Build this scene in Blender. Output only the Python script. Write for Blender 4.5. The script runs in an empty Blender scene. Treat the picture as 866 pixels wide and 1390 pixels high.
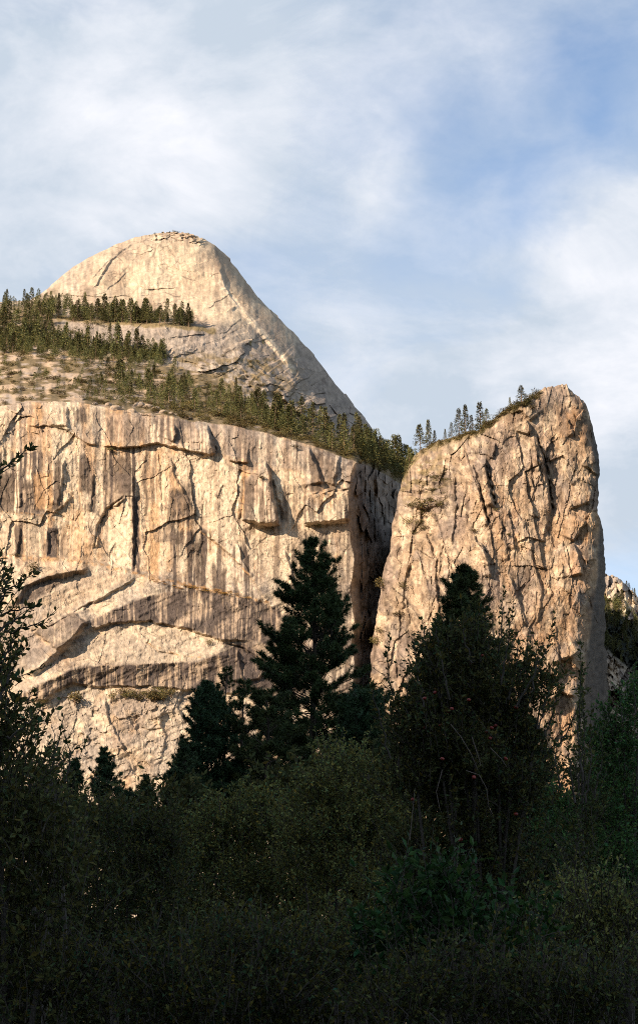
import bpy, math
import numpy as np
from math import radians, sin, cos, tan
rng = np.random.default_rng(7)
scene = bpy.context.scene
COL = scene.collection

# ------------------------------------------------------------------ camera
F = 2594.0                      # focal length in photo pixels (866 x 1390)
PITCH = radians(15)
CAMZ = 1.7
cam_d = bpy.data.cameras.new("camera")
cam = bpy.data.objects.new("camera", cam_d)
COL.objects.link(cam)
cam.location = (0, 0, CAMZ)
cam.rotation_euler = (radians(90) + PITCH, 0, 0)
cam_d.sensor_fit = 'VERTICAL'
cam_d.sensor_height = 24
cam_d.lens = 24 * F / 1390.0
cam_d.clip_start = 0.5
cam_d.clip_end = 20000
scene.camera = cam


def P(u, v, Y):
    """photo pixel + distance along the ground -> world point(s)"""
    u = np.asarray(u, float); v = np.asarray(v, float); Y = np.asarray(Y, float)
    cx = (u - 433.0) / F
    cy = (695.0 - v) / F
    dy = cos(PITCH) - sin(PITCH) * cy
    dz = sin(PITCH) + cos(PITCH) * cy
    t = Y / dy
    return np.stack(np.broadcast_arrays(cx * t, Y, CAMZ + dz * t), -1)


# ------------------------------------------------------------------ noise
def _hash(ix, iy, iz, seed):
    h = (ix.astype(np.int64) * 374761393 + iy.astype(np.int64) * 668265263 + iz.astype(np.int64) * 2147483647 + seed * 1274126177) & 0xFFFFFFFF
    h = ((h ^ (h >> 13)) * 1274126177) & 0xFFFFFFFF
    h = ((h ^ (h >> 16)) * 2246822519) & 0xFFFFFFFF
    return (h ^ (h >> 15)) & 0xFFFFFFFF


def perlin(x, y, z=None, seed=0):
    x = np.asarray(x, float); y = np.asarray(y, float)
    if z is None: z = np.zeros_like(x)
    x0 = np.floor(x); y0 = np.floor(y); z0 = np.floor(z)
    fx, fy, fz = x - x0, y - y0, z - z0
    ux, uy, uz = [t * t * t * (t * (t * 6 - 15) + 10) for t in (fx, fy, fz)]
    res = 0
    for dx in (0, 1):
        wx = ux if dx else 1 - ux
        for dy in (0, 1):
            wy = uy if dy else 1 - uy
            for dz in (0, 1):
                wz = uz if dz else 1 - uz
                h = _hash(x0 + dx, y0 + dy, z0 + dz, seed)
                gx = ((h & 1023) / 511.5) - 1; gy = (((h >> 10) & 1023) / 511.5) - 1; gz = (((h >> 20) & 1023) / 511.5) - 1
                res = res + wx * wy * wz * (gx * (fx - dx) + gy * (fy - dy) + gz * (fz - dz))
    return res


def fbm(x, y, z=None, octv=4, seed=0, gain=.5):
    a, s, r = 1.0, 0.0, 0
    for o in range(octv):
        r = r + a * perlin(np.asarray(x) * 2 ** o, np.asarray(y) * 2 ** o, None if z is None else z * 2 ** o, seed + o * 17)
        s += a; a *= gain
    return r / s * 1.6


def nf(x, y, octv=4, seed=0):
    """noise scaled to unit spread, for stains"""
    r = fbm(x, y, None, octv, seed)
    return (r - r.mean()) / (r.std() + 1e-6)


def ridged(x, y, octv=4, seed=0):
    a, s, r = 1.0, 0.0, 0
    for o in range(octv):
        r = r + a * (1 - np.abs(perlin(np.asarray(x) * 2 ** o, np.asarray(y) * 2 ** o, None, seed + o * 13)) * 2.2)
        s += a; a *= .5
    return r / s


def facets(x, y, seed=0, tilt=1.0):
    """irregular tilted plates; returns (offset, edge distance, cell random)"""
    x0 = np.floor(x); y0 = np.floor(y)
    f1 = np.full(x.shape, 9.0); f2 = np.full(x.shape, 9.0)
    off = np.zeros(x.shape); rnd = np.zeros(x.shape)
    for dx in (-1, 0, 1):
        for dy in (-1, 0, 1):
            h = _hash(x0 + dx, y0 + dy, x0 * 0, seed)
            px = x0 + dx + (h & 1023) / 1023.0; py = y0 + dy + ((h >> 10) & 1023) / 1023.0
            d = np.hypot(x - px, y - py)
            h2 = _hash(x0 + dx, y0 + dy, x0 * 0, seed + 91)
            r = (h2 & 1023) / 1023.0; tx = ((h2 >> 10) & 1023) / 511.5 - 1; ty = ((h2 >> 20) & 1023) / 511.5 - 1
            new = d < f1
            f2 = np.where(new, f1, np.minimum(f2, d))
            off = np.where(new, r - .5 + tilt * (tx * (x - px) + ty * (y - py)), off)
            rnd = np.where(new, r, rnd)
            f1 = np.where(new, d, f1)
    return off, f2 - f1, rnd


def ss(a, b, x):
    t = np.clip((x - a) / (b - a), 0, 1)
    return t * t * (3 - 2 * t)


def interp(x, pts):
    p = np.array(pts, float)
    return np.interp(x, p[:, 0], p[:, 1])


# ------------------------------------------------------------------ relief features
DIRV = {'up': (0, -1), 'down': (0, 1), 'left': (-1, 0), 'right': (1, 0)}


def polydist(U, V, poly, side):
    d = np.full(U.shape, 1e9); sg = np.ones(U.shape); tt = np.zeros(U.shape)
    pts = np.array(poly, float)
    seg = np.hypot(*(pts[1:] - pts[:-1]).T); tot = seg.sum(); acc = 0
    dv = DIRV[side]
    for k in range(len(pts) - 1):
        a, b = pts[k], pts[k + 1]; e = b - a
        t = np.clip(((U - a[0]) * e[0] + (V - a[1]) * e[1]) / (e @ e), 0, 1)
        qx = U - (a[0] + t * e[0]); qy = V - (a[1] + t * e[1])
        dd = np.hypot(qx, qy)
        nx, ny = -e[1], e[0]
        if nx * dv[0] + ny * dv[1] < 0: nx, ny = -nx, -ny
        s = np.where(qx * nx + qy * ny >= 0, 1.0, -1.0)
        m = dd < d
        d = np.where(m, dd, d); sg = np.where(m, s, sg); tt = np.where(m, (acc + t * seg[k]) / tot, tt)
        acc += seg[k]
    return d, sg, tt


def local(U, V, poly, pad):
    p = np.array(poly, float)
    return (U > p[:, 0].min() - pad) & (U < p[:, 0].max() + pad) & (V > p[:, 1].min() - pad) & (V < p[:, 1].max() + pad)


def flake(Yd, U, V, poly, side, amp, w=2.0, L=30.0, tap=.12):
    """rock on one side of a line stands out by amp metres and dies away over L pixels"""
    amp = amp * .58; m = local(U, V, poly, 4 * L + 10)
    if not m.any(): return
    Us, Vs = U[m], V[m]
    jx = perlin(Us * .11, Vs * .11, None, 5) * 3; jy = perlin(Us * .11, Vs * .11, None, 6) * 3
    d, s, t = polydist(Us + jx, Vs + jy, poly, side)
    sd = d * s
    r = np.where(sd >= 0, np.exp(-(np.maximum(sd, 0) / L) ** 1.5), np.clip(1 + sd / w, 0, 1))
    e = ss(0, tap, t) * ss(0, tap, 1 - t)
    Yd[m] -= amp * r * e


def slot(Yd, U, V, poly, amp, w=1.6, tap=.1):
    m = local(U, V, poly, 6 * w + 4)
    Us, Vs = U[m], V[m]
    jx = perlin(Us * .15, Vs * .15, None, 8) * 2.5
    d, s, t = polydist(Us + jx, Vs, poly, 'left')
    Yd[m] += amp * np.exp(-(d / w) ** 2) * ss(0, tap, t) * ss(0, tap, 1 - t)


def inside(U, V, poly):
    c = np.zeros(U.shape, bool); p = poly; n = len(p)
    for i in range(n):
        x1, y1 = p[i]; x2, y2 = p[(i + 1) % n]
        if y1 == y2: continue
        c ^= ((V > min(y1, y2)) & (V <= max(y1, y2)) & (U < (x2 - x1) * (V - y1) / (y2 - y1) + x1))
    return c


def polymask(U, V, poly, w=2.0):
    m = local(U, V, poly, w + 3)
    out = np.zeros(U.shape)
    if not m.any(): return out
    Us = U[m] + perlin(U[m] * .12, V[m] * .12, None, 3) * 3; Vs = V[m] + perlin(U[m] * .12, V[m] * .12, None, 4) * 3
    d, _, _ = polydist(Us, Vs, list(poly) + [poly[0]], 'up')
    ins = inside(Us, Vs, poly)
    out[m] = ss(-w, w, np.where(ins, d, -d))
    return out


# ------------------------------------------------------------------ mesh helpers
def link(name, me, parent=None, loc=None):
    o = bpy.data.objects.new(name, me); COL.objects.link(o)
    if parent is not None: o.parent = parent
    if loc is not None: o.location = loc
    return o


def mesh_np(name, verts, faces, mat, colors=None, smooth=False):
    """faces: (n,3) or (n,4) array, or a list of such arrays"""
    if not isinstance(faces, list): faces = [faces]
    faces = [f for f in faces if len(f)]
    me = bpy.data.meshes.new(name)
    me.vertices.add(len(verts))
    me.vertices.foreach_set("co", np.asarray(verts, np.float32).ravel())
    loops = np.concatenate([f.ravel() for f in faces]).astype(np.int32)
    tot = np.concatenate([np.full(len(f), f.shape[1]) for f in faces]).astype(np.int32)
    me.loops.add(len(loops)); me.loops.foreach_set("vertex_index", loops)
    me.polygons.add(len(tot))
    start = np.concatenate([[0], np.cumsum(tot)[:-1]]).astype(np.int32)
    me.polygons.foreach_set("loop_start", start)
    me.update(calc_edges=True)
    me.polygons.foreach_set("use_smooth", np.full(len(tot), smooth))
    if colors is not None:
        a = me.attributes.new("tone", 'FLOAT_COLOR', 'POINT')
        c = np.ones((len(verts), 4), np.float32); c[:, :3] = colors
        a.data.foreach_set("color", c.ravel())
    me.materials.append(mat)
    me.validate()
    return me


def grid_faces(nr, nc, flip=False):
    i = np.arange(nr * nc).reshape(nr, nc)
    q = np.stack([i[:-1, :-1], i[1:, :-1], i[1:, 1:], i[:-1, 1:]], -1).reshape(-1, 4)
    return q[:, ::-1] if flip else q


def tag(o, label=None, cat=None, group=None, kind=None):
    if label: o['label'] = label
    if cat: o['category'] = cat
    if group: o['group'] = group
    if kind: o['kind'] = kind
    return o


# ------------------------------------------------------------------ materials
def new_mat(name):
    m = bpy.data.materials.new(name); m.use_nodes = True
    nt = m.node_tree; b = nt.nodes["Principled BSDF"]
    return m, nt, b


def rock_mat(name, s1=.35, s2=1.6, bump=.5, contrast=.35):
    m, nt, b = new_mat(name); N = nt.nodes; Lk = nt.links
    at = N.new('ShaderNodeAttribute'); at.attribute_name = 'tone'
    tc = N.new('ShaderNodeTexCoord')
    n1 = N.new('ShaderNodeTexNoise'); n1.inputs['Scale'].default_value = s1; n1.inputs['Detail'].default_value = 8; n1.inputs['Roughness'].default_value = .65
    mp = N.new('ShaderNodeMapping'); mp.inputs['Scale'].default_value = (1, 1, .35)
    Lk.new(tc.outputs['Object'], mp.inputs['Vector']); Lk.new(mp.outputs[0], n1.inputs['Vector'])
    mr = N.new('ShaderNodeMapRange'); mr.inputs['From Min'].default_value = .3; mr.inputs['From Max'].default_value = .7
    mr.inputs['To Min'].default_value = 1 - contrast; mr.inputs['To Max'].default_value = 1 + contrast * .7
    Lk.new(n1.outputs['Fac'], mr.inputs['Value'])
    n3 = N.new('ShaderNodeTexNoise'); n3.inputs['Scale'].default_value = s1 * 5; n3.inputs['Detail'].default_value = 5; n3.inputs['Roughness'].default_value = .8
    Lk.new(mp.outputs[0], n3.inputs['Vector'])
    mr3 = N.new('ShaderNodeMapRange'); mr3.inputs['From Min'].default_value = .35; mr3.inputs['From Max'].default_value = .65; mr3.inputs['To Min'].default_value = .78; mr3.inputs['To Max'].default_value = 1.18
    Lk.new(n3.outputs['Fac'], mr3.inputs['Value'])
    mm = N.new('ShaderNodeMath'); mm.operation = 'MULTIPLY'; Lk.new(mr.outputs[0], mm.inputs[0]); Lk.new(mr3.outputs[0], mm.inputs[1])
    mx = N.new('ShaderNodeVectorMath'); mx.operation = 'SCALE'
    Lk.new(at.outputs['Color'], mx.inputs[0]); Lk.new(mm.outputs[0], mx.inputs['Scale'])
    Lk.new(mx.outputs[0], b.inputs['Base Color'])
    n2 = N.new('ShaderNodeTexNoise'); n2.inputs['Scale'].default_value = s2; n2.inputs['Detail'].default_value = 6; n2.inputs['Roughness'].default_value = .7
    Lk.new(tc.outputs['Object'], n2.inputs['Vector'])
    bp = N.new('ShaderNodeBump'); bp.inputs['Strength'].default_value = bump; bp.inputs['Distance'].default_value = .8
    Lk.new(n2.outputs['Fac'], bp.inputs['Height']); Lk.new(bp.outputs[0], b.inputs['Normal'])
    b.inputs['Roughness'].default_value = .92
    b.inputs['Specular IOR Level'].default_value = .15
    return m


def leaf_mat(name, col, rough=.55, var=.35, trans=0.0):
    m, nt, b = new_mat(name); N = nt.nodes; Lk = nt.links
    at = N.new('ShaderNodeAttribute'); at.attribute_name = 'tone'
    oi = N.new('ShaderNodeObjectInfo')
    hv = N.new('ShaderNodeHueSaturation')
    mr = N.new('ShaderNodeMapRange'); mr.inputs['To Min'].default_value = 1 - var; mr.inputs['To Max'].default_value = 1 + var
    mh = N.new('ShaderNodeMapRange'); mh.inputs['To Min'].default_value = .485; mh.inputs['To Max'].default_value = .515
    Lk.new(oi.outputs['Random'], mr.inputs['Value']); Lk.new(mr.outputs[0], hv.inputs['Value'])
    Lk.new(oi.outputs['Random'], mh.inputs['Value']); Lk.new(mh.outputs[0], hv.inputs['Hue'])
    mx = N.new('ShaderNodeVectorMath'); mx.operation = 'MULTIPLY'; mx.inputs[1].default_value = col
    Lk.new(at.outputs['Color'], mx.inputs[0]); Lk.new(mx.outputs[0], hv.inputs['Color'])
    Lk.new(hv.outputs[0], b.inputs['Base Color'])
    b.inputs['Roughness'].default_value = rough
    b.inputs['Specular IOR Level'].default_value = .08
    if trans:
        tr = N.new('ShaderNodeBsdfTranslucent'); Lk.new(hv.outputs[0], tr.inputs['Color'])
        ms = N.new('ShaderNodeMixShader'); ms.inputs[0].default_value = trans
        out = [n for n in N if n.type == 'OUTPUT_MATERIAL'][0]
        Lk.new(b.outputs[0], ms.inputs[1]); Lk.new(tr.outputs[0], ms.inputs[2]); Lk.new(ms.outputs[0], out.inputs['Surface'])
    return m


def bark_mat(name, col, scale=6):
    m, nt, b = new_mat(name); N = nt.nodes; Lk = nt.links
    tc = N.new('ShaderNodeTexCoord'); n1 = N.new('ShaderNodeTexNoise'); n1.inputs['Scale'].default_value = scale
    mp = N.new('ShaderNodeMapping'); mp.inputs['Scale'].default_value = (1, 1, .2)
    Lk.new(tc.outputs['Object'], mp.inputs['Vector']); Lk.new(mp.outputs[0], n1.inputs['Vector'])
    cr = N.new('ShaderNodeValToRGB')
    cr.color_ramp.elements[0].position = .3; cr.color_ramp.elements[0].color = (col[0] * .5, col[1] * .5, col[2] * .5, 1)
    cr.color_ramp.elements[1].position = .7; cr.color_ramp.elements[1].color = (*col, 1)
    Lk.new(n1.outputs['Fac'], cr.inputs[0]); Lk.new(cr.outputs[0], b.inputs['Base Color'])
    b.inputs['Roughness'].default_value = .9
    return m


M_wall = rock_mat('granite_wall', .25, 1.3, .7, .24)
M_col = rock_mat('granite_pillar', .22, 1.0, .8, .28)
M_dome = rock_mat('granite_dome', .12, .6, .6, .25)
M_soil = rock_mat('forest_soil', .2, .8, .5, .25)
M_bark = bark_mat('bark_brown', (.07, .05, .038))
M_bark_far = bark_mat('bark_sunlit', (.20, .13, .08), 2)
M_twig = bark_mat('bark_dark', (.06, .05, .04), 20)
M_palestem = bark_mat('bark_pale', (.15, .12, .10), 20)
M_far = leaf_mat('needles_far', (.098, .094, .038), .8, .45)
M_brush = leaf_mat('brush_far', (.118, .095, .040), .8, .4)
M_gold = leaf_mat('grass_dry', (.36, .20, .06), .8, .2)
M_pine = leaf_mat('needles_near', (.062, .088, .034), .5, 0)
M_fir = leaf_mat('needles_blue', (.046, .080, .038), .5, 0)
M_apple_leaf = leaf_mat('leaf_apple', (.074, .084, .030), .8, 0, .25)
M_olive_leaf = leaf_mat('leaf_olive', (.165, .185, .060), .8, 0, .25)
M_green_leaf = leaf_mat('leaf_green', (.070, .135, .042), .8, 0, .25)
M_deep_leaf = leaf_mat('leaf_deep', (.026, .066, .019), .5, 0, .25)
M_fruit, _nt, _b = new_mat('apple_skin')
_n = _nt.nodes.new('ShaderNodeTexNoise'); _n.inputs['Scale'].default_value = 20
_c = _nt.nodes.new('ShaderNodeValToRGB'); _c.color_ramp.elements[0].color = (.16, .012, .012, 1); _c.color_ramp.elements[1].color = (.26, .04, .025, 1)
_nt.links.new(_n.outputs[0], _c.inputs[0]); _nt.links.new(_c.outputs[0], _b.inputs['Base Color']); _b.inputs['Roughness'].default_value = .35

# ------------------------------------------------------------------ world and sun
SUN_EL = radians(25); SUN_AZ = radians(50)           # azimuth measured from behind the camera towards the left
SD = np.array([-sin(SUN_AZ) * cos(SUN_EL), -cos(SUN_AZ) * cos(SUN_EL), sin(SUN_EL)])
sun_d = bpy.data.lights.new("sun", 'SUN'); sun = link("sun", sun_d)
sun_d.energy = 5.0; sun_d.angle = radians(.5); sun_d.color = (1.0, .80, .60)
from mathutils import Vector
sun.rotation_euler = Vector(SD).to_track_quat('Z', 'Y').to_euler()
sun.location = (0, 0, 500)

world = bpy.data.worlds.new("World"); scene.world = world; world.use_nodes = True
wn = world.node_tree; bg = wn.nodes['Background']; wl = wn.links
sky = wn.nodes.new('ShaderNodeTexSky'); sky.sky_type = 'NISHITA'; sky.sun_disc = False
sky.sun_elevation = SUN_EL; sky.sun_rotation = math.atan2(SD[0], SD[1]); sky.altitude = 1200; sky.air_density = 1.0; sky.dust_density = 1.2; sky.ozone_density = .6
tcw = wn.nodes.new('ShaderNodeTexCoord')


def wnode(t, **kw):
    n = wn.nodes.new(t)
    for k, x in kw.items(): setattr(n, k, x)
    return n


def wmath(op, a, b=None, clamp=False):
    n = wnode('ShaderNodeMath', operation=op, use_clamp=clamp)
    for i, x in enumerate((a, b)):
        if x is None: continue
        if isinstance(x, (int, float)): n.inputs[i].default_value = x
        else: wl.new(x, n.inputs[i])
    return n.outputs[0]


def wnoise(scale, detail, rough, loc=(0, 0, 0), sc=(1, 1, 1), dist=0.0):
    mp = wnode('ShaderNodeMapping'); mp.inputs['Location'].default_value = loc; mp.inputs['Scale'].default_value = sc
    n = wnode('ShaderNodeTexNoise'); n.inputs['Scale'].default_value = scale; n.inputs['Detail'].default_value = detail
    n.inputs['Roughness'].default_value = rough; n.inputs['Distortion'].default_value = dist
    wl.new(tcw.outputs['Generated'], mp.inputs['Vector']); wl.new(mp.outputs[0], n.inputs['Vector'])
    return n.outputs['Fac']


def blob(u, v, r, k):
    """a soft bank of cloud of angular radius r pixels, in the compass direction of (u,v)"""
    d = P(u, v, 1.0) - np.array([0, 0, CAMZ]); d = d / np.linalg.norm(d)
    dp = wnode('ShaderNodeVectorMath', operation='DISTANCE'); dp.inputs[1].default_value = tuple(d)
    wl.new(warp, dp.inputs[0])
    mr = wnode('ShaderNodeMapRange', interpolation_type='SMOOTHERSTEP')
    mr.inputs['From Min'].default_value = r / F; mr.inputs['From Max'].default_value = 0
    mr.inputs['To Min'].default_value = 0; mr.inputs['To Max'].default_value = k
    wl.new(dp.outputs['Value'], mr.inputs['Value'])
    return mr.outputs[0]


# the direction, pushed about a little so that cloud banks have torn edges
wnz = wnode('ShaderNodeTexNoise'); wnz.inputs['Scale'].default_value = 9; wnz.inputs['Detail'].default_value = 6; wnz.inputs['Roughness'].default_value = .55
wl.new(tcw.outputs['Generated'], wnz.inputs['Vector'])
wsub = wnode('ShaderNodeVectorMath', operation='SUBTRACT'); wl.new(wnz.outputs['Color'], wsub.inputs[0]); wsub.inputs[1].default_value = (.5, .5, .5)
wsc = wnode('ShaderNodeVectorMath', operation='SCALE'); wl.new(wsub.outputs[0], wsc.inputs[0]); wsc.inputs['Scale'].default_value = .10
wad = wnode('ShaderNodeVectorMath', operation='ADD'); wl.new(tcw.outputs['Generated'], wad.inputs[0]); wl.new(wsc.outputs[0], wad.inputs[1])
warp = wad.outputs[0]
bl = None
for (u, v, r, k) in [(150, 190, 330, .60), (280, 200, 220, .40), (40, 330, 260, .28), (500, 255, 90, .30), (880, 400, 240, .75), (800, 580, 300, .62), (560, 640, 260, .35),
                     (450, 40, 260, .30), (260, 40, 260, .22), (60, 60, 200, .22), (660, 300, 50, .20), (640, 20, 200, .18), (400, 400, 200, .15), (1100, 500, 400, .7), (-300, 300, 500, .6), (620, 470, 200, .18),
                     (810, 90, 190, -.50), (600, 240, 130, -.12), (720, 280, 140, -.32), (830, 190, 150, -.25)]:
    x = blob(u, v, r, k)
    bl = x if bl is None else wmath('ADD', bl, x)
nz = wnoise(7, 9, .58, (3.1, 0, 1.7), (1, 1, 2.0), .6)
nz2 = wnoise(22, 8, .6, (1, 2, 0), (1, 1, 1.8), .4)
nn = wmath('ADD', wmath('MULTIPLY', wmath('SUBTRACT', nz, .5), 1.1), wmath('MULTIPLY', wmath('SUBTRACT', nz2, .5), .38))
cover = wmath('ADD', wmath('ADD', bl, nn), .52, True)
mixc = wnode('ShaderNodeMix', data_type='RGBA')
CLOUD = mixc.inputs['B']; CLOUD.default_value = (3.1, 3.2, 3.5, 1)
cm = wnode('ShaderNodeMix', data_type='RGBA'); cm.inputs['A'].default_value = (2.75, 3.15, 3.65, 1); cm.inputs['B'].default_value = (4.75, 4.75, 4.95, 1)
br = wmath('ADD', wmath('MULTIPLY', wmath('SUBTRACT', wnoise(5, 9, .6, (7.3, 2, 4.1), (1, 1, 2.2), .8), .5), 2.6), wmath('ADD', wmath('MULTIPLY', wmath('SUBTRACT', nz2, .5), .8), wmath('ADD', .15, wmath('ADD', blob(200, 210, 230, .5), wmath('ADD', blob(860, 470, 260, .45), blob(500, 255, 80, .25))))), True)
wl.new(br, cm.inputs['Factor']); wl.new(cm.outputs['Result'], CLOUD)
wl.new(cover, mixc.inputs['Factor']); wl.new(sky.outputs[0], mixc.inputs['A']); wl.new(mixc.outputs['Result'], bg.inputs['Color'])
bg.inputs['Strength'].default_value = .10
scene.view_settings.view_transform = 'Standard'; scene.view_settings.look = 'None'
scene.view_settings.exposure = 1.12
scene.render.engine = 'CYCLES'; scene.cycles.use_denoising = False; scene.cycles.filter_width = 1.05; scene.cycles.max_bounces = 6; scene.view_settings.gamma = 1
try: scene.view_settings.use_curve_mapping = False
except Exception: pass

# ------------------------------------------------------------------ rock colours
TAN = np.array([.325, .244, .168]); CREAM = np.array([.475, .385, .275]); BROWN = np.array([.20, .145, .105])
GREY = np.array([.235, .20, .172]); DARK = np.array([.058, .045, .040]); ORANGE = np.array([.42, .245, .115])


def lerp(c, d, m):
    return c * (1 - m[..., None]) + d * m[..., None]


# ------------------------------------------------------------------ the arched cliff
VTOP = [(-120, 552), (0, 552), (40, 546), (100, 545), (140, 552), (180, 558), (230, 565), (260, 572), (320, 578), (370, 590), (420, 604), (470, 622), (500, 632), (530, 648), (545, 658), (620, 664)]
CORNER = [(560, 520), (610, 505), (630, 482), (660, 474), (710, 474), (800, 480), (900, 479), (1000, 470), (1120, 460)]
# forward lean of the face: accumulated distance by photo row
BASE = [(540, 1424), (600, 1405), (700, 1392), (757, 1384), (775, 1376), (850, 1352), (905, 1338), (940, 1330), (1000, 1318), (1120, 1290)]


def wall_top(u): return interp(u, VTOP) + fbm(np.asarray(u, float) * .06, np.asarray(u, float) * 0, None, 4, 61) * 3.0 + fbm(np.asarray(u, float) * .02, np.asarray(u, float) * 0, None, 2, 62) * 3.0


def wallY(u, v, detail=True):
    u = np.atleast_1d(np.asarray(u, float)); v = np.atleast_1d(np.asarray(v, float))
    Y = interp(v, BASE)
    Y = Y - 40 * ss(200, -80, u) * 0 + (u < 200) * 0
    vt = wall_top(u)
    Y = Y + 16 * np.exp(-np.maximum(v - vt, 0) / 6.0)
    cu = interp(v, CORNER) + fbm(v * .018, u * 0, None, 2, 44) * 9
    k = np.maximum(u - cu, 0)
    Y = Y + 3.6 * k * ss(0, 4, k + 1.5) + (fbm(u * .22, v * .02, None, 3, 71) * 16 + facets(u * .10 + fbm(v * .05, u * .05, None, 2, 72), v * .028, 73, .8)[0] * 16) * ss(3, 14, k)
    if not detail: return Y
    D = np.zeros(u.shape)
    # undulation, vertical ribs, plates
    D += fbm(u * .010, v * .012, None, 3, 1) * 8
    low = ss(750, 790, v)                        # slabs under the main wall are smoother
    rib = fbm(u * .045, v * .006, None, 4, 2)
    D += rib * 2.4 * (1 - .75 * low)
    rib2 = fbm(u * .16, v * .014, None, 3, 21)
    D += rib2 * .35 * (1 - .8 * low)
    o, e, r = facets(u * .020 + fbm(u * .03, v * .03, None, 2, 9) * .15, v * .011 + fbm(u * .03, v * .03, None, 2, 10) * .1, 5, .7)
    D += o * 3.2 * (1 - .6 * low)
    o, e2, r = facets(u * .055 + fbm(u * .05, v * .05, None, 2, 12) * .15, v * .030, 15, .9)
    D += o * .9 * (1 - .5 * low)
    D += fbm(u * .10, v * .08, None, 4, 30) * .7
    D += fbm(u * .35, v * .22, None, 3, 31) * .25
    o, e9, r = facets(u * .21, v * .13, 35, 1.0)
    D += o * .45
    # slanting laminations of the lower slabs
    sl = v + .45 * u
    D += fbm(sl * .07, (u - v) * .008, None, 3, 33) * 2.5 * low
    # broken, blocky rim at the upper left and lower centre
    rough = np.clip(ss(640, 560, v) * ss(130, 40, u) + ss(930, 960, v) * .6, 0, 1)
    o, e3, r = facets(u * .055 + fbm(u * .06, v * .06, None, 3, 26) * .8, v * .06 + fbm(u * .06, v * .06, None, 3, 27) * .8, 25, .8)
    D += o * 2.4 * rough
    A = [
        # roofs and lips: rock above stands out
        ([(136, 603), (160, 607), (200, 603), (212, 600), (240, 607), (262, 612), (294, 617)], 'up', 10, 2, 40),
        ([(310, 624), (322, 626), (338, 627)], 'up', 9, 2, 14),
        ([(35, 577), (70, 577), (90, 582), (105, 592), (120, 602), (137, 606)], 'up', 6, 2, 22),
        ([(270, 718), (290, 733), (320, 758), (345, 788), (362, 815), (380, 838)], 'up', 7, 2.5, 30),
        ([(0, 692), (20, 692), (60, 699), (85, 707), (115, 717), (132, 727), (152, 737)], 'down', 5, 5, 12),
        # ledge at the foot of the main wall: slab below stands out
        ([(-60, 758), (0, 759), (50, 756), (100, 759), (135, 766), (160, 771), (185, 778), (215, 786), (240, 793), (290, 799), (330, 808), (365, 818)], 'down', 9, 4, 60),
        # corners: rock on the left stands out and throws shade to the right
        ([(172, 672), (160, 684), (146, 691), (134, 713), (129, 748)], 'left', 6, 2, 22),
        ([(180, 640), (181, 680), (181, 778)], 'left', 8, 2, 24),
        ([(88, 622), (84, 650), (78, 690)], 'left', 5, 2, 14),
        ([(98, 672), (88, 684), (75, 694), (70, 702)], 'up', 5, 2, 16),
        ([(63, 720), (66, 740), (63, 757)], 'left', 5, 2, 18),
        ([(127, 640), (125, 665), (122, 697)], 'left', 4, 2, 12),
        ([(27, 668), (29, 690)], 'left', 4, 2, 12), ([(28, 715), (25, 740), (22, 757)], 'left', 5, 2, 18),
        ([(282, 577), (286, 590), (291, 606), (295, 616)], 'left', 12, 2, 18),
        ([(236, 574), (239, 588), (234, 600)], 'left', 9, 2, 14),
        ([(232, 620), (236, 645), (245, 660), (262, 690)], 'left', 5, 2, 18),
        ([(360, 627), (366, 645), (370, 680), (378, 713)], 'left', 13, 2.5, 40),
        ([(327, 705), (345, 709), (362, 713), (380, 713)], 'up', 11, 2, 36),
        ([(418, 606), (423, 622), (433, 640), (436, 660)], 'left', 12, 3, 24),
        ([(462, 614), (455, 640), (452, 660)], 'left', 9, 3, 16),
        ([(415, 668), (440, 668), (470, 664), (478, 660)], 'up', 7, 2, 12),
        ([(410, 712), (440, 711), (474, 708)], 'up', 8, 2, 26),
        ([(385, 745), (392, 765), (398, 790), (402, 815)], 'left', 6, 2, 18),
        ([(330, 640), (322, 665), (325, 705)], 'right', 6, 3, 14),
        ([(322, 735), (330, 765), (345, 785)], 'left', 4, 2, 10),
        # arches of the lower slabs
        ([(18, 822), (34, 796), (58, 784), (90, 777), (124, 771)], 'up', 13, 6, 26),
        ([(186, 781), (168, 794), (146, 806), (128, 815), (104, 828)], 'up', 9, 4, 24),
        ([(128, 838), (112, 846), (95, 868), (78, 884), (56, 903), (34, 920)], 'up', 14, 8, 26),
        ([(375, 822), (330, 806), (280, 801), (240, 803), (210, 808), (176, 820), (150, 830), (122, 843)], 'up', 10, 30, 28),
        ([(345, 868), (300, 868), (262, 854), (200, 841), (150, 845), (112, 856)], 'up', 8, 3, 18),
        ([(330, 878), (300, 888), (268, 899), (220, 901), (180, 903), (120, 905), (96, 911), (60, 928), (24, 948)], 'up', 17, 24, 28),
        ([(26, 954), (60, 948), (98, 926), (125, 931), (200, 930), (262, 936), (320, 940), (368, 930)], 'up', 7, 3, 16),
        ([(322, 882), (326, 905), (330, 925)], 'left', 8, 2, 20), ([(370, 905), (350, 920), (328, 928)], 'up', 8, 3, 18),
        ([(408, 858), (392, 880), (372, 905)], 'right', 5, 3, 20),
        ([(143, 945), (146, 975), (160, 1000), (175, 1030)], 'left', 5, 2, 18), ([(250, 930), (240, 960), (252, 985)], 'left', 4, 2, 16),
        ([(188, 985), (205, 990), (222, 985)], 'up', 3, 2, 12), ([(107, 992), (118, 1000), (130, 1006)], 'up', 3, 2, 8),
        ([(228, 955), (215, 975), (225, 1000), (218, 1030)], 'left', 3, 2, 14)]
    for poly, side, amp, w, L in A:
        flake(D, u, v, poly, side, amp, w, L)
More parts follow.
